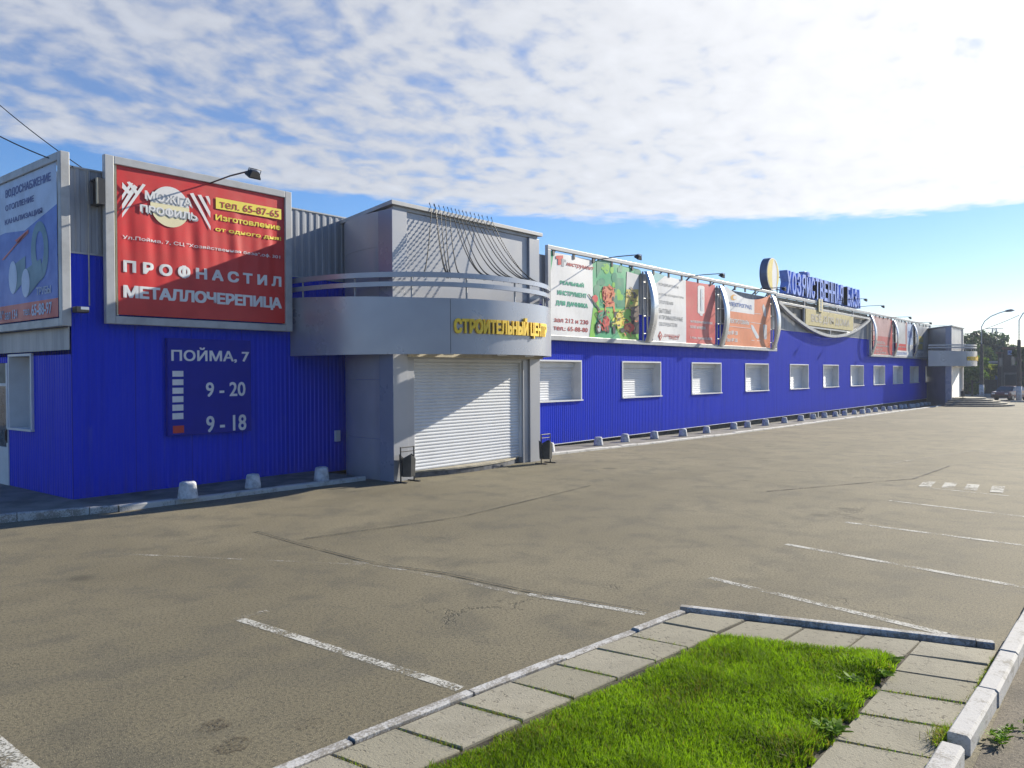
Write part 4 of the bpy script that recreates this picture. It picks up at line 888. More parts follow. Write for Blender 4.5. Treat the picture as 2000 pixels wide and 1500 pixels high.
# banner 1: tools
ax0, axs, ax1 = Z7(152, 400)[0], Z7(655, 800)[0], Z7(1188, 800)[0]; bz0, bz1 = 3.50, 6.24
def pics1(t_, fp, fb):
    s = MB(); T(s, Z7, 'инструмент', (340, 372), (660, 482), fp(1), 0, 0.03, 1, 0.08)
    T(s, Z7, 'зал 212 и 230', (195, 1018), (602, 1105), fp(1), 0, 0.03); T(s, Z7, 'тел.: 65-88-80', (188, 1112), (595, 1195), fp(1), 0, 0.03)
    T(s, Z7, 'РЕАЛЬНЫЙ', (268, 572), (548, 670), fp(1), 1, 0.045); T(s, Z7, 'ИНСТРУМЕНТ', (238, 695), (580, 795), fp(1), 1, 0.045); T(s, Z7, 'ДЛЯ ДАЧНИКА', (218, 815), (595, 922), fp(1), 1, 0.045)
    s.build('lettering', [INKR, TEAL], t_)
    s = MB()
    q = lambda P, k, mi_: quadlet(s, [Z7(*p) for p in P], fp(k), mi_)
    q([(217, 297), (298, 292), (298, 330), (275, 333), (278, 402), (240, 402), (240, 333), (217, 333)], 2, 0); q([(285, 330), (335, 345), (335, 372), (312, 365), (310, 425), (280, 420)], 1, 1)
    q([(155, 235), (197, 250), (160, 480), (155, 480)], 1, 2)
    s.build('emblem', [RED, INKG, GREEN], t_)
    s = MB(); q = lambda P, k, mi_: quadlet(s, [Z7(*p) for p in P], fp(k), mi_)
    E_ = lambda cx, cy, rx, ry, k, mi_: q([(cx+rx*math.cos(a), cy+ry*math.sin(a)) for a in [i*0.2618 for i in range(24)]], k, mi_)
    q([(700, 345), (860, 360), (820, 480), (760, 420), (700, 560)], 1, 6); q([(900, 560), (1010, 560), (1030, 900), (930, 900)], 1, 6)
    q([(655, 905), (1188, 930), (1188, 1300), (612, 1262)], 1, 7)
    q([(1050, 480), (1188, 520), (1188, 690), (1040, 690)], 2, 5); q([(1040, 690), (1188, 690), (1170, 1150), (1060, 1150), (1025, 1000)], 2, 8)
    E_(840, 760, 66, 115, 2, 0); E_(785, 740, 25, 90, 3, 9); E_(885, 800, 14, 28, 3, 3); q([(790, 860), (905, 840), (910, 980), (895, 980), (885, 890), (800, 900), (800, 960), (788, 960)], 2, 0)
    q([(592, 748), (605, 745), (735, 930), (720, 945)], 3, 3); E_(675, 800, 34, 45, 3, 1); E_(760, 1010, 50, 75, 3, 6); E_(800, 1080, 40, 80, 4, 1); E_(715, 1140, 34, 70, 4, 3); E_(718, 1145, 20, 45, 5, 5); E_(825, 1160, 16, 48, 4, 3)
    q([(680, 960), (735, 1060), (725, 1080), (675, 970)], 3, 3); q([(900, 950), (985, 960), (1000, 1040), (900, 1020)], 3, 3); E_(965, 1040, 50, 90, 3, 2); E_(895, 1170, 18, 45, 4, 3); E_(880, 1105, 26, 36, 3, 3); E_(880, 1105, 14, 22, 4, 7)
    E_(1075, 1140, 60, 55, 4, 1); E_(1050, 1150, 26, 40, 5, 0); q([(1090, 900), (1188, 880), (1188, 1060), (1100, 1080)], 3, 4); q([(1100, 1060), (1188, 1050), (1188, 1210), (1120, 1220)], 3, 3); E_(1000, 1170, 30, 30, 4, 3)
    rr = random.Random(3)
    for cx_, cy_, w_, h_, pal in ((770, 1060, 75, 120, (1, 3, 3, 9)), (950, 1050, 70, 110, (2, 3, 3, 8)), (1090, 1120, 85, 110, (1, 3, 3, 0)), (1110, 820, 70, 150, (8, 3, 4, 4)), (840, 760, 60, 110, (0, 0, 9))):
        for _ in range(26):
            x_, y_ = cx_+rr.uniform(-1, 1)*w_, cy_+rr.uniform(-1, 1)*h_; a = rr.uniform(0, 3.14); l, w2 = rr.uniform(8, 30), rr.uniform(3, 9)
            P = [(x_+l*math.cos(a)*i_-w2*math.sin(a)*j_, y_+l*math.sin(a)*i_+w2*math.cos(a)*j_) for i_, j_ in ((-1, -1), (1, -1), (1, 1), (-1, 1))]
            q([(min(p[0], 1186), p[1]) for p in P], 6, rr.choice(pal))
    for _ in range(26):
        x_, y_ = rr.uniform(690, 1180), rr.uniform(380, 880); E_(x_, y_, rr.uniform(12, 40), rr.uniform(25, 70), 1, rr.choice((6, 6, 7)))
    s.build('garden_machine_picture', [ORANGE, RED, INKY, BLK, BROWN, LGREY, GREEN2, LIME, OCHRE, INKR], t_)
GREEN2 = ink('deep green', (0.035, 0.24, 0.13))
banner(ax0, ax1, bz0, bz1, 'white and green banner with red orange and yellow garden machines', [WHI, GREEN], [(ax0, axs, bz0, bz1, 0), (axs, ax1, bz0, bz1, 1)], pics1)
# banner 2: heaters
cx0, cxs, cx1 = Z8(172, 600)[0], Z8(605, 700)[0], Z8(985, 700)[0]
def pics2(t_, fp, fb):
    s = MB()
    for body, tl, br in (('КОНДИЦИОНЕРЫ', (248, 345), (508, 432)), ('КОТЛЫ И РАДИАТОРЫ', (252, 480), (575, 562)), ('ОТОПЛЕНИЯ', (252, 575), (435, 642)), ('БЫТОВЫЕ', (252, 680), (410, 757)), ('И ПРОМЫШЛЕННЫЕ', (252, 765), (562, 852)), ('ОБОГРЕВАТЕЛИ', (252, 858), (490, 928))): T(s, Z8, body, tl, br, fp(1), 0, 0.0)
    T(s, Z8, 'девятый', (315, 1003), (520, 1072), fp(1), 1, 0.0, 1, 0.1); T(s, Z8, 'ТРЕСТ', (375, 1040), (515, 1092), fp(2), 1, 0.03)
    T(s, Z8, 'ЗАЛ ВОДОНАГРЕВАТЕЛЕЙ', (658, 825), (945, 897), fp(1), 2, 0.03); T(s, Z8, 'БОЛЕЕ 60 ВИДОВ', (658, 902), (858, 962), fp(1), 2, 0.03); T(s, Z8, '1 этаж, телефон 65-88-90', (658, 1040), (945, 1105), fp(1), 2, 0.015)
    s.build('lettering', [DGREY, INKR, WHI], t_)
    s = MB(); q = lambda P, k, mi_: quadlet(s, [Z8(*p) for p in P], fp(k), mi_)
    q([(172, 200), (330, 255), (180, 385)], 1, 0); q([(235, 1040), (264, 975), (295, 1040), (264, 1106)], 1, 1); q([(248, 1040), (264, 1003), (281, 1040), (264, 1078)], 2, 2); q([(255, 1030), (275, 1030), (262, 1062), (255, 1050)], 3, 1)
    s.build('emblem', [PTEAL, INKR, WHI], t_)
    s = MB(); q = lambda P, k, mi_: quadlet(s, [Z8(*p) for p in P], fp(k), mi_)
    q([(752, 400), (765, 383), (830, 390), (842, 408), (842, 740), (825, 755), (768, 748), (755, 732)], 1, 0); q([(790, 430), (815, 430), (818, 715), (792, 710)], 2, 1); q([(770, 752), (822, 757), (818, 782), (790, 775), (785, 760)], 1, 0)
    s.build('water_heater_picture', [WHI, LBLUE2], t_)
LBLUE2 = ink('pale steel', (0.52, 0.57, 0.62))
banner(cx0, cx1, 3.47, 6.20, 'white and red banner with a white water heater', [WHI, SALMON], [(cx0, cxs, 3.47, None, 0), (cxs, cx1, 3.47, None, 1)], pics2, 0.05)
# banner 3: electrical goods, top edge sagging
dx0, dx1 = Z8(1112, 800)[0], Z8(1702, 800)[0]; dxs = Z8(1490, 600)[0]; dzm = Z8(1300, 735)[1]
def pics3(t_, fp, fb):
    s = MB(); T(s, Z8, 'ЭЛЕКТРОГРАД', (1140, 590), (1455, 702), fp(1), 0, 0.03)
    T(s, Z8, 'ЭЛЕКТРОТОВАРЫ', (1145, 808), (1422, 898), fp(1), 1, 0.03); T(s, Z8, 'Зал № 138', (1130, 962), (1275, 1032), fp(1), 1, 0.03); T(s, Z8, 'Зал № 205', (1130, 1062), (1275, 1122), fp(1), 1, 0.03)
    s.build('lettering', [LBLUE3, WHI], t_)
    s = MB(); q = lambda P, k, mi_: quadlet(s, [Z8(*p) for p in P], fp(k), mi_)
    q([(1215+38*math.cos(a), 540+38*math.sin(a)) for a in [i*0.35 for i in range(18)]], 1, 0); q([(1228+22*math.cos(a), 540+26*math.sin(a)) for a in [i*0.35 for i in range(18)]], 2, 1); s.build('emblem', [OCHRE2, WHI], t_)
    s = MB(); q = lambda P, k, mi_: quadlet(s, [Z8(*p) for p in P], fp(k), mi_)
    q([(1590, 660), (1605, 622), (1640, 690), (1640, 800), (1612, 775)], 1, 0); q([(1445, 895), (1470, 900), (1552, 1050), (1540, 1078), (1515, 1068), (1455, 950)], 1, 1); q([(1605, 900), (1625, 888), (1655, 900), (1655, 1080), (1635, 1090), (1618, 1070)], 1, 0)
    for a, b in (((1485, 745), (1570, 752)), ((1440, 860), (1580, 880)), ((1150, 910), (1440, 940)), ((1450, 1095), (1570, 1102))): q([a, b, (b[0], b[1]+5), (a[0], a[1]+5)], 1, 2)
    s.build('lamp_picture', [LGREY, LBLUE2, WHI], t_)
LBLUE3 = ink('lettering blue', (0.12, 0.20, 0.50)); OCHRE2 = ink('sun orange', (0.75, 0.38, 0.06))
banner(dx0, dx1, 3.47, 6.26, 'orange and white banner with a sagging top edge and pictures of lamps', [ORANGE, WHI], [(dx0, dx1, 3.47, dzm, 0), (dx0, dxs, dzm, None, 1), (dxs, dx1, dzm, None, 0)], pics3, 0.42)

# --- far banner frame
f3x0 = fy(1701, 612, -0.25)[0]; f3x1 = 69.9
Z10 = Zoom(1660, 560, 10.0, -0.22)
F3 = frame(f3x0, f3x1, 3.38, 6.40, 'grey steel frame holding the three sheen-greyed banners nearest the far entrance tower', clampx=[Z10(px, 560)[0] for px in (510, 580, 660, 740, 810, 880, 960, 1010, 1085, 1150, 1210, 1290, 1365, 1440, 1490)])
for px in (432, 872, 1262): rib(F3, fy(1660+px/10, 640, -0.35)[0]+0.25, 3.48, 6.15)
def b3(x0p, x1p, label, mats, rows, words):
    x0, x1 = Z10(x0p, 900)[0], Z10(x1p, 900)[0]
    zz = lambda fr: 3.48+fr*2.74
    sp_ = [(x0+(x1-x0)*a, x0+(x1-x0)*b, zz(c_), zz(d_), mi_) for a, b, c_, d_, mi_ in rows]
    def pics(t_, fp, fb):
        s = MB()
        for body, a, b, c_, d_, mi_ in words: text(s, body, x0+(x1-x0)*a, x0+(x1-x0)*b, zz(c_), zz(d_), fp(1), 0.02, 0, mi_)
        s.build('lettering', [LGREY, LBLUE3, INKG, INKR], t_)
    banner(x0, x1, zz(0), zz(1), label, mats, sp_, pics)
b3(455, 835, 'dull red banner with a grey sheen painted into its top half', [DRED, SHEENRED, RED], [(0, 0.9, 0, 0.5, 0), (0, 0.9, 0.5, 1, 1), (0.9, 1, 0, 1, 2)], [('МЕБЕЛЬ', .15, .6, .30, .37, 0), ('для дома и офиса', .15, .8, .22, .28, 0), ('зал 210', .15, .45, .13, .18, 0), ('тел. 65-88-00', .15, .65, .05, .10, 0)])  # upper half greyed in the colour for the sheen on the vinyl
b3(900, 1235, 'grey red and blue banner with a white lower strip', [LGREY, RED, PALEB, WHI, SHEENRED], [(0, 1, 0, 0.17, 3), (0, 0.6, 0.17, 0.36, 1), (0, 0.55, 0.36, 1, 0), (0.55, 0.65, 0.36, 1, 4), (0.65, 1, 0.36, 1, 2), (0.6, 1, 0.17, 0.36, 0)], [('ДВЕРИ', .04, .6, .03, .13, 1), ('Двери замки', .05, .6, .25, .30, 0), ('СЕЙФ', .70, .95, .55, .80, 1)])
b3(1285, 1560, 'grey banner with two yellow patches', [INKG, OCHRE, WHI, LGREY], [(0, .1, .2, 1, 0), (.1, .55, .2, .25, 0), (.1, .5, .25, .42, 1), (.5, .55, .25, .42, 0), (.1, .55, .42, .47, 0), (.1, .55, .47, .65, 1), (.1, .55, .65, 1, 0), (.55, 1, .2, 1, 3), (0, 1, 0, .2, 2)], [('ОБОИ', .1, .5, .05, .15, 2)])

# --- hanging arch frame between the two long frames, with yellow board
AF = thing('arch_frame', 'sagging curved steel frame holding the yellow board at the middle of the facade', 'sign frame', (43, -0.25, 4.5))
y = -0.25; gx0, gx1 = f2x1+0.12, f3x0-0.08; gm = (gx0+gx1)/2; zb0, zb1 = 4.48, 5.95
def par(x_): tt = (x_-gm)/((gx1-gx0)/2); return zb0+(zb1-zb0)*abs(tt)**1.9
s = MB(); s.box((gx0-0.1, y, 6.24), (gx1+0.1, y+0.14, 6.40)); s.box((gx0, y+0.002, 5.88), (gx1, y+0.12, 6.0)); s.build('beam', BEAM, AF, 0.008, split=True)
s = MB(); n = 40; vs = []
for i in range(n+1):
    x_ = gx0+(gx1-gx0)*i/n; zz = par(x_)
    for yy in (y-0.06, y+0.10): vs += [(x_, yy, zz-0.08), (x_, yy, zz+0.08)]
s.add(vs, [f_ for i in range(n) for f_ in ((4*i, 4*i+4, 4*i+5, 4*i+1), (4*i+2, 4*i+3, 4*i+7, 4*i+6), (4*i+1, 4*i+5, 4*i+7, 4*i+3), (4*i, 4*i+2, 4*i+6, 4*i+4))]+[(0, 1, 3, 2), (4*n, 4*n+2, 4*n+3, 4*n+1)]); s.build('curved_beam', BEAM, AF)
yx0, yx1 = fy(1573, 620, y)[0], fy(1666, 640, y)[0]
s = MB()
for x_ in (yx0-0.08, yx1+0.08, gm, (gx0+gx1)/2+0.02): s.box((x_-0.05, y+0.004, par(x_)+0.06), (x_+0.05, y+0.10, 5.88)) if x_ in (yx0-0.08, yx1+0.08) else s.box((x_-0.05, y+0.004, par(x_)+0.06), (x_+0.05, y+0.10, 4.82)) if x_ == gm else None
for x_ in (yx0-0.08, (yx0+gm)/2, gm+1.2, yx1+0.08): s.box((x_-0.05, y+0.004, 6.0), (x_+0.05, y+0.10, 6.24))
s.box((yx0-0.03, y+0.003, 4.82), (yx1+0.03, y+0.11, 4.92)); s.build('upright', BEAM, AF, split=True)
s = MB(); n = 30; vs = []
for i in range(n+1): x_ = gx0+(gx1-gx0)*i/n; vs += [(x_, -0.05, par(x_)), (x_, -0.05, 6.24)]
s.add(vs, [(2*i, 2*i+2, 2*i+3, 2*i+1) for i in range(n)]); s.build('backing_panel', mat('taupe backing sheet', (0.19, 0.175, 0.15), 0.6, 0, 0.15, 1.0, (3, 3, .5)), AF)  # darker taupe sheet filling the frame above the curve
YS = thing('yellow_sign', 'faded yellow board with grey lettering inside the curved frame', 'sign', (yx0, y, 4.95))
s = MB(); s.box((yx0, y-0.02, 4.95), (yx1, y+0.10, 5.86)); s.build('board', mat('faded yellow board', (0.42, 0.35, 0.13), 0.5, 0, 0.08), YS, 0.006)
s = MB(); text(s, 'ВСЁ ДЛЯ ДОМА', yx0+0.9, yx1-0.8, 5.10, 5.72, lambda u, v, w=0: (u, y-0.026, v), 0.04); s.build('lettering', mat('faded grey letter', (0.36, 0.33, 0.27), 0.6), YS)
hx0, hz1 = fy(1598, 583.5, y-0.05); hx1, hz0 = fy(1606, 610, y-0.05)
HS = thing('yellow_sign', 'small upright yellow plate hung over the top beam above the yellow board', 'sign', (hx0, y, hz0))
s = MB(); s.box((hx0, y-0.09, hz0), (hx1, y-0.03, hz1)); s.build('plate', mat('pale yellow plate', (0.60, 0.52, 0.26), 0.5), HS)
s = MB()
for k in range(4): zz = hz0+(hz1-hz0)*(0.12+0.22*k); s.box((hx0+0.2, y-0.095, zz), (hx1-0.2, y-0.088, zz+0.10)); s.bar((hx0+0.25, y-0.093, zz), (hx1-0.25, y-0.093, zz+0.18), 0.01, 0.05)
s.build('marks', INKG, HS)

# --- rooftop letters and disc
LET = mat('blue sheet metal letter', (0.20, 0.31, 0.78), 0.4, 0, 0.1, 2, spec=0.4); LETS = mat('blue grey letter return', (0.17, 0.21, 0.36), 0.45)
lx0 = fy(1536, 560, 0.2)[0]; lx1 = fy(1681, 590, 0.2)[0]; lz0, lz1 = 6.62, 7.88
RS = thing('roof_sign', 'big blue three dimensional rooftop lettering on the parapet above the curved frame', 'sign', (lx0, 0.2, 6.1))
word = 'ХОЗЯЙСТВЕННАЯ БАЗА'; n = len(word); cw = (lx1-lx0)/(n)
for i, ch in enumerate(word):
    if ch == ' ': continue
    s = MB(); a = lx0+cw*i; zt = lz1+(0.20 if ch == 'Й' else 0)
    text(s, ch, a+0.06, a+cw-0.06, lz0, zt, lambda u, v, w: (u, 0.62-0.45*w, v), 0.03, 1); s.build('letter', LET, RS)
s = MB()
for zz in (6.85, 7.55): s.bar((lx0-0.9, 0.72, zz), (lx1, 0.72, zz), 0.05, 0.05)
for i in range(0, n+1, 2): x_ = lx0+cw*i; s.bar((x_, 0.72, 5.7), (x_, 0.72, 7.6), 0.05, 0.05, (1, 0, 0)); s.bar((x_, 0.75, 7.4), (x_, 1.9, 5.75), 0.04, 0.04)
s.bar((lx0-0.9, 0.72, 6.4), (lx0-0.9, 0.72, 7.62), 0.05, 0.05, (1, 0, 0)); s.build('support_frame', DARKBEAM, RS)
ccx, ccz = fy(1509.5, 535.7, 0.1); cr = (fy(1509, 503.5, 0.1)[1]-fy(1509, 568, 0.1)[1])/2
DS = thing('disc_sign', 'round yellow and white disc sign on the roof left of the blue letters', 'sign', (ccx, 0.3, 6.1))
cyl = lambda r, n_=48: [(ccx+r*math.cos(2*math.pi*i/n_), ccz+r*math.sin(2*math.pi*i/n_)) for i in range(n_)]
s = MB(); s.prism(cyl(cr), lambda u, v: (u, 0.1, v), lambda u, v: (u, 0.48, v)); s.build('drum', mat('disc rim', (0.10, 0.13, 0.22), 0.4), DS)
s = MB(); s.prism(cyl(cr*0.985), lambda u, v: (u, 0.085, v), lambda u, v: (u, 0.099, v)); s.build('face', WHI, DS)
s = MB(); fE = lambda u, v, w=0: (u, 0.078, v); k = cr
def arcpoly(r0_, r1_, a0, a1, n_=20): return [(ccx+r1_*math.cos(a0+(a1-a0)*i/n_), ccz+r1_*math.sin(a0+(a1-a0)*i/n_)) for i in range(n_+1)]+[(ccx+r0_*math.cos(a1+(a0-a1)*i/n_), ccz+r0_*math.sin(a1+(a0-a1)*i/n_)) for i in range(n_+1)]
def cres(a0, a1, off):
    P_ = [(ccx+0.93*k*math.cos(a0+(a1-a0)*i/24), ccz+0.93*k*math.sin(a0+(a1-a0)*i/24)) for i in range(25)]
    Q_ = [(ccx+0.93*k*math.cos(a1)+(0.93*k*(math.cos(a0)-math.cos(a1)))*i/12+off[0]*math.sin(math.pi*i/12)*k, ccz+0.93*k*math.sin(a1)+(0.93*k*(math.sin(a0)-math.sin(a1)))*i/12+off[1]*math.sin(math.pi*i/12)*k) for i in range(1, 12)]
    s.add([fE(u, v) for u, v in P_+Q_], [tuple(range(len(P_+Q_)))])
cres(R(85), R(265), (-0.18, 0.10)); cres(R(-55), R(80), (0.28, 0.22)); s.build('emblem', mat('disc yellow', (0.70, 0.55, 0.10), 0.45), DS)
s = MB(); s.bar((ccx, 0.3, ccz-cr+0.02), (ccx, 0.3, 5.8), 0.07, 0.07, (1, 0, 0)); s.bar((ccx-0.3, 0.4, ccz-cr*0.6), (ccx-0.9, 1.2, 5.8), 0.04, 0.04); s.build('support', DARKBEAM, DS, split=True)
# spotlight on a roof stand behind letters, built as a plain box
x_, zt = fy(1571.5, 530, 1.0); x2, zb_ = fy(1581, 542, 1.0)
s = MB(); s.box((x_, 1.0, zb_-0.3), (x2, 1.35, zt)); s.box((x_+0.6, 0.95, zb_+0.02), (x2-0.05, 0.999, zt-0.08)); s.bar(((x_+x2)/2, 1.2, zb_-0.3), ((x_+x2)/2, 1.2, 5.7), 0.06, 0.06, (1, 0, 0))
tag(s.build('spotlight_box', mat('blue grey box', (0.12, 0.15, 0.24), 0.5), None, 0.01), 'small blue grey spotlight box on a post behind the rooftop letters', 'box')

# ------------------------------------------------------------------ floodlights on arms
FL = None
def floodlight(x, z, L, label, y=-0.2, drop=0.06):
    global FL
    if FL is None:
        t_ = thing('floodlight', label, 'lamp', (x, y, z), 'floodlights on long arms over the banners')
        s = MB(); s.tube([(x, y+0.05, z-0.03), (x, y-L*0.5, z+0.0), (x, y-L, z-drop*0.3)], 0.017, 6); s.build('arm', BLACK, t_)
        s = MB(); e = (x, y-L, z-0.02); c_ = Vector((x, y-L-0.06, z-0.10))
        d = Vector((0, 0.55, -0.83)).normalized(); q = Vector((1, 0, 0)); u = q.cross(d)
        def P_(a, b, c): return c_+(q*a+u*b+d*c)*0.78
        vs = [P_(a*0.09, b*0.07, -0.09) for a, b in ((-1, -1), (1, -1), (1, 1), (-1, 1))]+[P_(a*0.16, b*0.12, 0.05) for a, b in ((-1, -1), (1, -1), (1, 1), (-1, 1))]+[P_(a*0.16, b*0.12, 0.08) for a, b in ((-1, -1), (1, -1), (1, 1), (-1, 1))]
        s.add(vs, [(3, 2, 1, 0), (8, 9, 10, 11)]+[(i, (i+1) % 4, (i+1) % 4+4, i+4) for i in range(4)]+[(i+4, (i+1) % 4+4, (i+1) % 4+8, i+8) for i in range(4)])
        h = s.build('housing', BLACK, t_)
        s = MB(); s.add([P_(a*0.14, b*0.10, 0.084) for a, b in ((-1, -1), (1, -1), (1, 1), (-1, 1))], [(0, 1, 2, 3)]); s.build('glass', GLASSD, h)
        s = MB(); s.tube([P_(-0.17, 0, 0.03), P_(-0.17, 0, -0.13), P_(0.17, 0, -0.13), P_(0.17, 0, 0.03)], 0.01, 6); s.build('yoke', BLACK, t_)
        FL = t_; return t_
    return dup(FL, (x, y, z), label)
floodlight(2.64, 6.30, 1.52, 'black floodlight on a long arm over the red billboard')
wh = ['over the garden machine banner', 'over the water heater banner', 'over the orange lamp banner']
for x_, l in zip((17.30, 23.95, 30.80), wh): floodlight(x_, 6.33, 1.5, 'black floodlight on a long arm '+l)
for px, py, l in ((1690, 586, 'in front of the last rooftop letters'), (1724, 599, 'over the right end of the curved frame'), (1777, 621, 'over the dull red banner'), (1817, 631.5, 'over the banner with a white lower strip'), (1847, 638, 'over the grey banner with yellow patches')):
    floodlight(fy(px, py, -1.75)[0], fy(px, py, -1.75)[1]+0.10, 1.5, 'distant black floodlight on a long arm '+l)
x_, z_ = fy(1904, 652, -1.75); floodlight(x_, z_+0.05, 1.5, 'thin lamp arm beyond the far entrance tower')
# small lamp on the corner wall
x_, z_ = fy(157, 606, -0.2)
t_ = thing('wall_lamp', 'small black floodlight on the blue wall at the building corner', 'lamp', (x_, -0.2, z_))
s = MB(); s.box((x_-0.13, -0.34, z_-0.05), (x_+0.10, -0.16, z_+0.06)); s.build('housing', BLACK, t_, 0.015); s = MB(); s.bar((x_, -0.02, z_), (x_, -0.2, z_), 0.04, 0.03); s.build('bracket', BLACK, t_); s = MB(); s.box((x_-0.05, -0.345, z_+0.005), (x_+0.09, -0.342, z_+0.055)); s.build('glass', SILVER, t_)

# ------------------------------------------------------------------ strings of festoon lights from tower roof to the canopy rail
tops = [843, 851.5, 852.5, 861, 870, 878, 885, 893, 900, 907, 914, 922, 930, 938, 945, 955, 963]
ends = [828, 872, 874, 876, 880, 898, 945, 947, 962, 984, 1000, 1012, 1029, 1040, 1058, 1064, 1072]
EA = [arc_angle(p, 4.5, 0.05) for p in ends]
def strand(i, dx=0.0, lab=None):
    tx = fy(tops[i], 425, YF-0.08)[0]; a = EA[i]
    p0 = Vector((tx+dx, YF-0.075, 6.02)); p1 = Vector((*cpt(a, 0.05, dx), 4.50)); s = MB(); pts = []
    pts.append(Vector((tx+dx, YF-0.01, 6.14))); pts.append(Vector((tx+dx-0.03, YF-0.045, 6.17)))
    L = (p1-p0).length; sagv = 0.20*L+0.035*(i % 3)
    for k in range(19):
        tt = k/18; q = p0.lerp(p1, tt); q.z -= sagv*4*tt*(1-tt)*0.75; pts.append(q)
    pts.append(p1+Vector((0, 0, -0.12)))
    s.tube(pts, 0.0065, 5)
    for k in range(1, 46):   # little lamp holders along the cable
        f_ = k/46*(len(pts)-4)+2; j = int(f_); q = pts[j].lerp(pts[j+1], f_-j); s.tube([q+Vector((0, 0, 0.012)), q-Vector((0, 0, 0.022))], 0.0115, 5)
    o = s.build('light_string', BLACK); o['group'] = 'festoon light strings on the entrance tower'
    return tag(o, lab or 'black festoon light string sagging from the entrance tower roof to the canopy rail', 'light string', 'festoon light strings on the entrance tower')
for i in range(len(tops)):
    lab = None
    if i == 0: lab = 'leftmost festoon light string on the near entrance tower, hanging almost straight down'
    if i == len(tops)-1: lab = 'rightmost festoon light string on the near tower, sweeping to the right end of the rail'
    strand(i, 0, lab)

# ------------------------------------------------------------------ concrete bollards
def bollard_mesh(v):
    s = MB(); rr = random.Random(v); n = 18; prof = [(0.205, 0.0), (0.200, 0.03), (0.185, 0.16), (0.168, 0.30), (0.155, 0.335), (0.120, 0.352), (0.05, 0.356)]
    if v % 2: prof = [(0.19, 0.0), (0.187, 0.05), (0.170, 0.18), (0.150, 0.31), (0.135, 0.335), (0.09, 0.345), (0.03, 0.347)]
    s.lathe((0, 0, 0), prof, n); s.v = [(x_*(1+rr.uniform(-.025, .025)), y_*(1+rr.uniform(-.025, .025)), z_*(1+rr.uniform(-.02, .02)) if z_ > 0.02 else z_) for x_, y_, z_ in s.v]
    return s.build('concrete_bollard', BOLL)
BM = [bollard_mesh(v) for v in range(4)]; first = [True]*4
GB = 'whitewashed concrete bollards along the pavement'
def bollard(x, y, i, label, base=-0.03):
    k = i % 4
    if first[k]: o = BM[k]; first[k] = False
    else: o = BM[k].copy(); COL.objects.link(o)
    o.location = (x, y, gz(x)+base-0.003); o.rotation_euler = (random.uniform(-.03, .03), random.uniform(-.03, .03), random.uniform(0, 6)); s_ = random.uniform(0.81, 0.88); o.scale = (s_, s_, s_)
    tag(o, label, 'bollard', GB)
for i, ((px, py), l) in enumerate(zip(((367, 973), (494, 953), (628, 938)), ('concrete bollard below the address board, nearest the corner', 'concrete bollard in the middle of the three before the shaded wall', 'concrete bollard nearest the entrance tower on its shaded side'))):
    bollard(*fz(px, py, 0.07), i, l, 0.07)
BP = [(1073, 884), (1169, 870), (1221, 863), (1278, 857), (1334, 852), (1380, 846), (1433, 838), (1460, 835), (1495, 831), (1532, 826), (1564, 822), (1588.6, 818.5), (1610, 816), (1631, 813.6), (1649.5, 811.4), (1668.5, 809.4), (1684, 808), (1696, 806.3), (1710, 804.4), (1725.5, 802.4), (1738, 801.7), (1748, 799.7), (1759, 798), (1767.5, 797), (1778, 796), (1784, 795.6), (1792, 794.2), (1800, 792.6), (1808, 791.9), (1815, 791.3)]
lab0 = ['concrete bollard half hidden behind the right litter bin', 'concrete bollard between the first and second window, nearest the entrance tower', 'concrete bollard below the left edge of the second window', 'concrete bollard below the right edge of the second window', 'concrete bollard between the second and third windows', 'concrete bollard below the third window']
for i, p in enumerate(BP):
    x_, y_ = fz(*p, -0.03)
    if i < len(lab0): l = lab0[i]
    elif i < 14: l = 'grey white concrete bollard in the middle stretch of the long row under the blue wall'
    else: l = 'small distant concrete bollard in the far half of the long row'
    bollard(x_, y_, i, l)

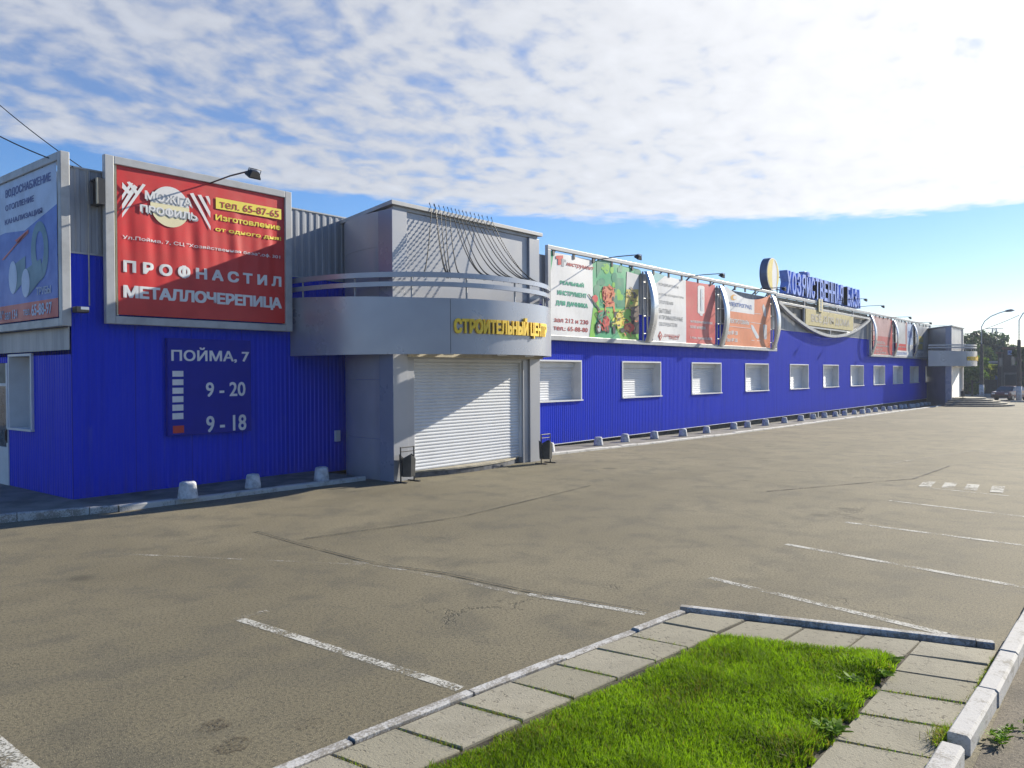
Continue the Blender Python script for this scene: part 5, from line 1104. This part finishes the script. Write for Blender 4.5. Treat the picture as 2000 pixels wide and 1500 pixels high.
# ------------------------------------------------------------------ litter bins
BINM = mat('dark grey bin steel', (0.055, 0.058, 0.062), 0.38, 0.5, 0.2, 4)
def litter_bin(x, y, g, label):
    t_ = thing('litter_bin', label, 'litter bin', (x, y, g), 'dark steel litter bins')
    s = MB(); n = 6; prof = [(0.165, 0.12), (0.185, 0.60)]
    P_ = [[(x+r_*math.cos(R(60*k+12))*0.95, y+r_*math.sin(R(60*k+12)), g+z_) for k in range(n)] for r_, z_ in prof]
    P_[1] = [(p[0], p[1], p[2]-(0.10 if k % 2 else 0)) for k, p in enumerate(P_[1])]
    inn = [(x+(p[0]-x)*0.94, y+(p[1]-y)*0.94, p[2]) for p in P_[1]]; bot = [(x+(p[0]-x)*0.9, y+(p[1]-y)*0.9, p[2]+0.02) for p in P_[0]]
    s.add(P_[0]+P_[1]+inn+bot, [tuple(range(n))[::-1]]+[(k, (k+1) % n, (k+1) % n+n, k+n) for k in range(n)]+[(k+n, (k+1) % n+n, (k+1) % n+2*n, k+2*n) for k in range(n)]+[(k+2*n, (k+1) % n+2*n, (k+1) % n+3*n, k+3*n) for k in range(n)]+[tuple(range(3*n, 4*n))])
    s.build('body', BINM, t_, 0.004)
    for sx in (-1, 1):
        s = MB(); s.tube([(x+sx*0.195, y, g), (x+sx*0.195, y, g+0.76)], 0.016, 8); s.build('post', BLACK, t_)
        s = MB(); s.bar((x+sx*0.195, y-0.18, g+0.012), (x+sx*0.195, y+0.18, g+0.012), 0.04, 0.022); s.build('foot', BLACK, t_)
    s = MB(); s.tube([(x-0.195, y, g+0.75), (x+0.195, y, g+0.75)], 0.013, 8); s.tube([(x-0.195, y, g+0.66), (x+0.195, y, g+0.66)], 0.010, 8); s.tube([(x-0.195, y, g+0.42), (x+0.195, y, g+0.42)], 0.010, 8); s.build('crossbar', BLACK, t_, split=True)
x_, y_ = fz(796, 941); litter_bin(x_, y_, 0, 'dark litter bin at the left pier of the near roller door')
x_, y_ = fz(1066, 905); litter_bin(x_, y_, 0, 'dark litter bin at the right pier of the near roller door')
x_, _ = fy(1869.5, 775, -2.95); litter_bin(x_, -3.35, 0.16, 'dark litter bin at the top of the far entrance steps')

# ------------------------------------------------------------------ background: posts, trees, buildings, car, pylon
def lamp_post(x, y, g, label, H, armdir, arm=True, pole_col=None):
    t_ = thing('street_lamp', label, 'street lamp', (x, y, g), 'street lamps beyond the far entrance')
    s = MB(); s.tube([(x, y, g), (x, y, g+H)], [0.21, 0.15], 10); s.build('pole', mat('brown concrete pole', (0.075, 0.062, 0.055), 0.9), t_)
    s = MB(); s.lathe((x, y, g), [(0.25, 0), (0.24, 1.40)], 12); s.build('base', BOLL, t_)
    d = Vector(armdir).normalized(); s = MB(); p = [Vector((x, y, g+H-0.3)), Vector((x, y, g+H+1.9)), Vector((x, y, g+H+2.5))+d*0.35, Vector((x, y, g+H+3.0))+d*1.0, Vector((x, y, g+H+3.4))+d*2.0, Vector((x, y, g+H+3.55))+d*2.6]
    s.tube(p, 0.05, 6); s.build('arm', BEAM, t_)
    s = MB(); e = p[-1]; s.tube([e-d*0.1, e+d*0.15+Vector((0, 0, .03)), e+d*0.6+Vector((0, 0, .09)), e+d*0.95+Vector((0, 0, .10))], [0.05, 0.13, 0.15, 0.05], 8); s.build('lamp_head', mat('lamp head grey', (0.22, 0.23, 0.24), 0.4), t_)
    return t_
side_v = Vector((rt.x, rt.y, 0)).normalized()
x_, y_ = fz(1917, 776.5); H1 = None
D1 = (Vector((x_, y_, 0))-Vector((CAM.x, CAM.y, 0))).length; sc1 = FPX/(Vector((x_, y_, 0))-CAM).dot(fw)
lamp_post(x_, y_, gz(x_), 'street lamp with a dark pole beside the far entrance steps', (776.5-672)/sc1, side_v)
x2_, y2_ = fz(1990, 783.0); sc2 = FPX/(Vector((x2_, y2_, 0))-CAM).dot(fw)
lamp_post(x2_, y2_, gz(x2_), 'street lamp with a dark pole at the right edge in front of the car', (783-664)/sc2, side_v)
xf, yf = fz(1996, 770); lamp_post(112, yf-6, gz(112), 'farther street lamp whose arm points left behind the right hand pole', 7.2, -side_v)

# car
CARP = mat('car body paint', (0.16, 0.05, 0.045), 0.25, 0.2, 0.03, spec=0.6, coat=0.8); CGL = mat('car window glass', (0.03, 0.035, 0.04), 0.05, 0, spec=0.9); TYRE = mat('tyre rubber', (0.02, 0.02, 0.02), 0.85); RIM = mat('wheel rim', (0.35, 0.36, 0.38), 0.3, 0.8)
xa, ya = fz(1951, 782); xb, yb = fz(1986, 783)
cc = Vector(((xa+xb)/2+1.2, (ya+yb)/2-0.1, gz(83)+0.004))
CR_ = thing('parked_car', 'dark red saloon car driving on the road behind the right hand lamp post', 'car', tuple(cc))
def carpt(lx, ly, lz): return (cc.x+lx, cc.y+ly, cc.z+lz)
prof = [(-2.1, 0.30), (-2.12, 0.62), (-2.0, 0.84), (-1.35, 0.92), (1.05, 0.96), (1.75, 0.95), (2.05, 0.86), (2.1, 0.55), (2.06, 0.30)]
cabin = [(-1.45, 0.90), (-0.75, 1.36), (0.55, 1.40), (0.95, 1.34), (1.55, 0.94)]
s = MB()
def loft(pr_, hw_, tap, mi=0):
    n_ = len(pr_); vs = [carpt(a, -hw_(b), b) for a, b in pr_]+[carpt(a, hw_(b), b) for a, b in pr_]
    s.add(vs, [tuple(range(n_))[::-1], tuple(range(n_, 2*n_))]+[(i, (i+1) % n_, (i+1) % n_+n_, i+n_) for i in range(n_)], mi)
loft(prof, lambda z_: 0.82 if 0.4 < z_ < 0.9 else 0.78, 0); loft([(-1.40, 0.90), (-0.72, 1.38), (0.55, 1.42), (0.92, 1.36), (1.50, 0.94)], lambda z_: 0.76-(z_-0.9)*0.30, 0)
s.build('body', CARP, CR_, 0.03)
s = MB(); loft([(-1.30, 0.97), (-0.80, 1.33), (-0.80, 0.97)], lambda z_: 0.80-(z_-0.9)*0.30, 0); loft([(-0.72, 0.97), (-0.70, 1.33), (0.05, 1.36), (0.05, 0.97)], lambda z_: 0.78-(z_-0.9)*0.30, 0); loft([(0.12, 0.97), (0.12, 1.36), (0.80, 1.33), (1.30, 0.97)], lambda z_: 0.78-(z_-0.9)*0.30, 0)
s.add([carpt(-1.42, -0.66, 0.95), carpt(-1.42, 0.66, 0.95), carpt(-0.80, 0.56, 1.37), carpt(-0.80, -0.56, 1.37)], [(0, 3, 2, 1)]); s.add([carpt(1.50, -0.66, 0.98), carpt(1.50, 0.66, 0.98), carpt(1.0, 0.56, 1.36), carpt(1.0, -0.56, 1.36)], [(0, 1, 2, 3)])
s.build('window', CGL, CR_)
for wx in (-1.28, 1.25):
    for sy in (-1, 1):
        s = MB(); c0 = Vector(carpt(wx, sy*0.70, 0.30)); s.tube([c0-Vector((0, 0.10, 0)), c0+Vector((0, 0.10, 0))], 0.30, 18); wo = s.build('wheel', TYRE, CR_)
        s = MB(); s.tube([c0+Vector((0, sy*0.08, 0)), c0+Vector((0, sy*0.112, 0))], 0.18, 14); s.build('rim', RIM, wo)
for sy in (-1, 1):
    s = MB(); s.box(carpt(-2.15, sy*0.60-0.14, 0.62), carpt(-2.09, sy*0.60+0.14, 0.76)); s.build('headlight', mat('headlight glass', (0.75, 0.75, 0.72), 0.1), CR_)
s = MB(); s.box(carpt(-2.20, -0.80, 0.36), carpt(-2.08, 0.80, 0.52)); s.build('bumper', BLACK, CR_)
CR_.rotation_euler = (0, 0, R(-18))

# trees
BARK = mat('tree bark', (0.06, 0.045, 0.03), 0.95, 0, 0.3, 5, bump=0.4)
def tree(x, y, g, H, rw, label, lm, trunk=0.28, nb=10, nl=2600, leaf=0.30, seed=0, low=0.25):
    rr = np.random.default_rng(seed); t_ = thing('tree', label, 'tree', (x, y, g), 'trees beyond the far entrance')
    s = MB(); s.tube([(x, y, g-0.2), (x+rr.normal(0, .1), y+rr.normal(0, .1), g+H*0.45), (x+rr.normal(0, .3), y+rr.normal(0, .3), g+H*0.85)], [trunk, trunk*0.6, trunk*0.15], 8)
    cl_ = []
    for k in range(nb):
        a = rr.uniform(0, 6.28); hz = rr.uniform(low, 0.92)*H; er = rw*(1.0-abs(hz/H-0.5)*0.9)*rr.uniform(0.25, 0.85); c_ = (x+er*math.cos(a), y+er*math.sin(a), g+hz)
        cl_.append((c_, rw*rr.uniform(0.30, 0.52))); s.tube([(x, y, g+hz*0.62), ((x+c_[0])/2, (y+c_[1])/2, g+hz*0.86), c_], [trunk*0.3, trunk*0.18, 0.02], 5)
    cl_.append(((x, y, g+H*0.9), rw*0.35)); s.build('trunk', BARK, t_)
    w_ = np.array([c_[1]**2 for c_ in cl_]); w_ /= w_.sum(); idx = rr.choice(len(cl_), nl, p=w_)
    C_ = np.array([c_[0] for c_ in cl_])[idx]; R_ = np.array([c_[1] for c_ in cl_])[idx]
    v = rr.normal(size=(nl, 3)); v /= np.linalg.norm(v, axis=1)[:, None]; rad_ = R_*rr.uniform(0.15, 1.0, nl)**0.45; P_ = C_+v*rad_[:, None]*np.array([1, 1, 0.8])
    a1 = rr.normal(size=(nl, 3)); a1 /= np.linalg.norm(a1, axis=1)[:, None]; a2 = np.cross(a1, rr.normal(size=(nl, 3))); a2 /= np.linalg.norm(a2, axis=1)[:, None]
    sz = (leaf*rr.uniform(0.5, 1.3, nl))[:, None]; Vv = np.stack([P_-a1*sz, P_+a2*sz*0.55, P_+a1*sz, P_-a2*sz*0.55], 1).reshape(-1, 3)
    mb = MB(); mb.v = [tuple(q) for q in Vv]; mb.f = [(4*i, 4*i+1, 4*i+2, 4*i+3) for i in range(nl)]; mb.mi = [0]*nl; mb.sm = [False]*nl
    mb.build('crown', lm, t_); return t_
LEAF1 = leafmat('dark tree leaf', (0.030, 0.058, 0.020), (0.055, 0.095, 0.032), 0.25); LEAF2 = leafmat('light tree leaf', (0.07, 0.13, 0.03), (0.13, 0.20, 0.06), 0.35); LEAF3 = leafmat('bluish tree leaf', (0.04, 0.08, 0.06), (0.07, 0.12, 0.085), 0.25); LEAF4 = leafmat('yellow green bush leaf', (0.16, 0.20, 0.03), (0.24, 0.27, 0.05), 0.35)
def at_px(px, dist): 
    r = ray((px, 740)); r.z = 0; r.normalize(); return CAM.x+r.x*dist, CAM.y+r.y*dist
def hpx(py, dist): return 2.31+(741-py)/FPX*dist*0.84-gz(99)
for i, (px, dist, ptop, rw, lab, lm, nl, lf) in enumerate((
    (1888, 132, 672, 4.6, 'dark tree behind the roof of the far entrance tower', LEAF1, 3200, 0.34),
    (1906, 138, 668, 4.2, 'tallest dark tree left of the first lamp post', LEAF1, 3200, 0.34),
    (1926, 140, 671, 4.0, 'dark tree just right of the first lamp post', LEAF3, 3200, 0.34),
    (1941, 142, 684, 4.2, 'lower bluish tree against the brown building', LEAF3, 3000, 0.34),
    (1899, 104, 704, 1.9, 'pale green sunlit tree beside the far canopy', LEAF2, 1800, 0.22),
    (1893, 108, 738, 2.4, 'dark bush behind the far entrance steps', LEAF1, 1800, 0.24),
    (1999, 104, 692, 1.1, 'dark small tree in front of the brown building at the right edge', LEAF1, 1800, 0.22))):
    x_, y_ = at_px(px, dist); tree(x_, y_, gz(x_), hpx(ptop, dist), rw, lab, lm, 0.25 if dist > 120 else 0.12, 11 if dist > 120 else 8, nl, lf, 20+i, 0.25 if dist > 120 else 0.15)
for i, px in enumerate((1927, 1934, 1941)):
    x_, y_ = at_px(px, 118+i); tree(x_, y_, gz(x_)+1.6, hpx(728, 118)-1.6, 0.9, ['leftmost', 'middle', 'rightmost'][i]+' of the three yellow green bushes above the dark wall', LEAF4, 0.05, 6, 700, 0.16, 60+i, 0.2)
# distant wooded skyline
for i in range(10):
    px = 1880+i*16; x_, y_ = at_px(px, 330); tree(x_, y_, gz(x_), hpx(712, 330)*random.uniform(0.75, 1.0), 9, 'distant tree in the wooded skyline behind the brown building', LEAF3, 0.3, 9, 1200, 0.9, 90+i, 0.15)

# dark wall and blue shed behind the road
def wallbox(px0, px1, dist, h, depth):
    a = Vector((*at_px(px0, dist), 0)); b = Vector((*at_px(px1, dist), 0)); d = (b-a).normalized(); n_ = Vector((-d.y, d.x, 0)); n_ = n_ if n_.dot(Vector((fw.x, fw.y, 0))) > 0 else -n_
    return a, b, d, n_
def slabwall(mb, a, b, n_, z0, z1, dep, mi=0):
    vs = [a, b, b+n_*dep, a+n_*dep]; mb.add([(v.x, v.y, z0) for v in vs]+[(v.x, v.y, z1) for v in vs], [(0, 1, 5, 4), (1, 2, 6, 5), (2, 3, 7, 6), (3, 0, 4, 7), (4, 5, 6, 7)], mi)
a, b, d, n_ = wallbox(1886, 1948, 112, 0, 0); g = gz(99)
s = MB(); slabwall(s, a, b, n_, g, g+1.75, 0.3); slabwall(s, a-d*0.1, b+d*0.1, n_, g+1.752, g+1.85, 0.36)
tag(s.build('garden_wall', mat('dark stone wall', (0.06, 0.052, 0.045), 0.9, 0, 0.2, 3, bump=0.3)), 'low dark wall along the far side of the road left of the brown building', 'wall')
a, b, d, n_ = wallbox(1919, 1949, 126, 0, 0)
SH = thing('shed', 'blue metal shed behind the yellow green bushes', 'shed', (a.x, a.y, g)); s = MB(); slabwall(s, a, b, n_, g, g+4.0, 5); s.build('wall', mat('blue shed sheet', (0.035, 0.07, 0.20), 0.6), SH); s = MB(); slabwall(s, a-d*0.3-n_*0.3, b+d*0.3-n_*0.3, n_, g+4.003, g+4.25, 5.6); s.build('roof', GREYP, SH)
# brown building
a, b, d, n_ = wallbox(1948.5, 2075, 111, 0, 0)
BB = thing('brick_house', 'dark brown two storey brick building in shade across the road', 'building', (a.x, a.y, g))
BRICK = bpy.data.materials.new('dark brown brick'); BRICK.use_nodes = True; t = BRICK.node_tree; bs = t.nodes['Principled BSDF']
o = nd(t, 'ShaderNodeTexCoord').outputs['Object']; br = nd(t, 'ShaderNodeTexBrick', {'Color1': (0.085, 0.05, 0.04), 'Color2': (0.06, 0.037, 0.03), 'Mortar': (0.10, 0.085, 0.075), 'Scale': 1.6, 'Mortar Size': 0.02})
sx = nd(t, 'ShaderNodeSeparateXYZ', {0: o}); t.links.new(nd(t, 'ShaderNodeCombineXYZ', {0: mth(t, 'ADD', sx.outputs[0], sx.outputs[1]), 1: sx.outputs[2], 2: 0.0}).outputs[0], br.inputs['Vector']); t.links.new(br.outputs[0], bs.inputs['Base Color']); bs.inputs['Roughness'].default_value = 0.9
scb = FPX/(a-CAM).dot(fw); zt0, zt1 = g+(768-687)/scb, g+(768-679)/scb
px2 = lambda p: a+d*((p-1948.5)/scb*1.0)
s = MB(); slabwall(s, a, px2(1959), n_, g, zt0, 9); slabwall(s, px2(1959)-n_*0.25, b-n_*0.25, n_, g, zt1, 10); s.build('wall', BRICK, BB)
s = MB(); slabwall(s, a-d*0.2-n_*0.2, px2(1958.9)-n_*0.2, n_, zt0+0.003, zt0+0.2, 9.4); slabwall(s, px2(1959)-d*0.2-n_*0.5, b-n_*0.5, n_, zt1+0.003, zt1+0.25, 10.4); s.build('roof', mat('red brown roof edge', (0.16, 0.07, 0.05), 0.7), BB)
def onface(p0, p1, y0_, y1_, out, name, mt, par_, th_=0.08):
    s = MB(); slabwall(s, px2(p0)-n_*(0.25+out), px2(p1)-n_*(0.25+out), n_, g+(768-y1_)/scb, g+(768-y0_)/scb, th_); return s.build(name, mt, par_)
TRIM = mat('pale brown trim', (0.17, 0.14, 0.12), 0.8)
for p0, p1, y0_, y1_ in ((1951, 1957, 696, 712), (1971.5, 1977, 694, 710), (1985, 1992, 694, 710), (1998, 2006, 694, 710)):
    w_ = onface(p0-0.8, p1+0.8, y0_-0.8, y1_+0.8, 0.04 if p0 > 1958 else -0.2, 'window', TRIM, BB); onface(p0, p1, y0_, y1_, (0.07 if p0 > 1958 else -0.17), 'pane', GLASSD, w_)
w_ = onface(1958.5, 1982, 724, 768, 0.05, 'portal', TRIM, BB); onface(1961, 1980, 728, 768, 0.09, 'door', mat('dark gate', (0.03, 0.028, 0.028), 0.6), w_)
for p in (1955, 1984.5, 1996): onface(p, p+1.6, 684, 768, 0.03, 'pilaster', TRIM, BB)
e_ = onface(1965, 1972, 681, 690, 0.06, 'wall_sign', mat('blue white sign', (0.25, 0.30, 0.45), 0.5), BB)
onface(1966.5, 1970.5, 683, 686, 0.10, 'sign_mark', NAVY, e_)
# far pavement edge and island
z = g+0.006; a, b, d, n_ = wallbox(1880, 2080, 104, 0, 0); s = MB(); slabwall(s, a, b, n_, g-0.1, g+0.14, 7.5); s.build('pavement', mat('pale far pavement', (0.28, 0.28, 0.27), 0.9), kind='structure')
s = MB(); stones(s, [(79.5, -9.5), (79.3, -5.0)], 0.2, -0.1, 0.14, 1.2, side=-1); s.build('kerb', KERBW, kind='structure')
s = MB(); xk, yk = fz(1898, 772); s.add([(xk-6+12*i_, yk+j_, g+0.01) for i_, j_ in ((0, -1.2), (1, -1.2), (1, 8), (0, 8))], [(0, 1, 2, 3)])
s.build('verge', mat('verge earth', (0.07, 0.085, 0.03), 1.0, 0, 0.3, 1.0), kind='structure')
# pylon
x_, y_ = at_px(1942, 420); PH = hpx(655, 420); t_ = thing('pylon', 'distant lattice power pylon above the trees', 'pylon', (x_, y_, g)); s = MB(); PM = mat('galvanised lattice', (0.30, 0.32, 0.34), 0.5, 0.4)
wd = lambda h_: 3.2*(1-h_*0.8)
for sx_ in (-1, 1):
    for sy_ in (-1, 1): s.bar((x_+sx_*wd(0), y_+sy_*wd(0), g), (x_+sx_*wd(1), y_+sy_*wd(1), g+PH), 0.28, 0.28)
for k in range(9):
    h0_, h1_ = k/9, (k+1)/9
    for q0, q1 in (((-1, -1), (1, -1)), ((1, -1), (1, 1)), ((1, 1), (-1, 1)), ((-1, 1), (-1, -1))): s.bar((x_+q0[0]*wd(h0_), y_+q0[1]*wd(h0_), g+PH*h0_), (x_+q1[0]*wd(h1_), y_+q1[1]*wd(h1_), g+PH*h1_), 0.16, 0.16)
s.build('tower', PM, t_); s = MB()
for hh in (0.80, 0.90, 0.985): s.bar(tuple(Vector((x_, y_, g+PH*hh))-side_v*4), tuple(Vector((x_, y_, g+PH*hh))+side_v*4), 0.3, 0.3)
s.build('crossarm', PM, t_, split=True)
# cables
def cable(p0, p1, sag, r_, label):
    s = MB(); p0, p1 = Vector(p0), Vector(p1); pts = []
    for k in range(25): tt = k/24; q = p0.lerp(p1, tt); q.z -= sag*4*tt*(1-tt); pts.append(q)
    s.tube(pts, r_, 5); return tag(s.build('power_cable', BLACK), label, 'cable', 'overhead cables')
def onplane(px, py, y_): x_, z_ = fy(px, py, y_); return (x_, y_, z_)
cable((0.05, -0.05, 6.12), onplane(-260, 90, 3.0), 0.25, 0.012, 'black cable running from the building corner up to the left')
cable((0.25, 0.02, 6.14), onplane(-240, -40, 9.0), 0.3, 0.010, 'thinner cable rising to the left behind the corner billboard')
cable((x2_, y2_, g+8.2), at_px(1840, 150)+(g+8.5,), 0.5, 0.03, 'thin overhead wire strung left from the right hand lamp post')

# ------------------------------------------------------------------ thin air haze
HM = bpy.data.materials.new('thin haze'); HM.use_nodes = True; t = HM.node_tree; t.nodes.remove(t.nodes['Principled BSDF'])
pv = nd(t, 'ShaderNodeVolumePrincipled', {'Color': (0.80, 0.88, 1.0), 'Density': 0.0007}); t.links.new(pv.outputs[0], t.nodes['Material Output'].inputs['Volume'])
m = MB(); m.box((-420, -320, -1.8), (470, 420, 32)); hz = m.build('haze', HM, kind='stuff'); tag(hz, 'thin pale air haze fading the far trees and buildings', 'haze')
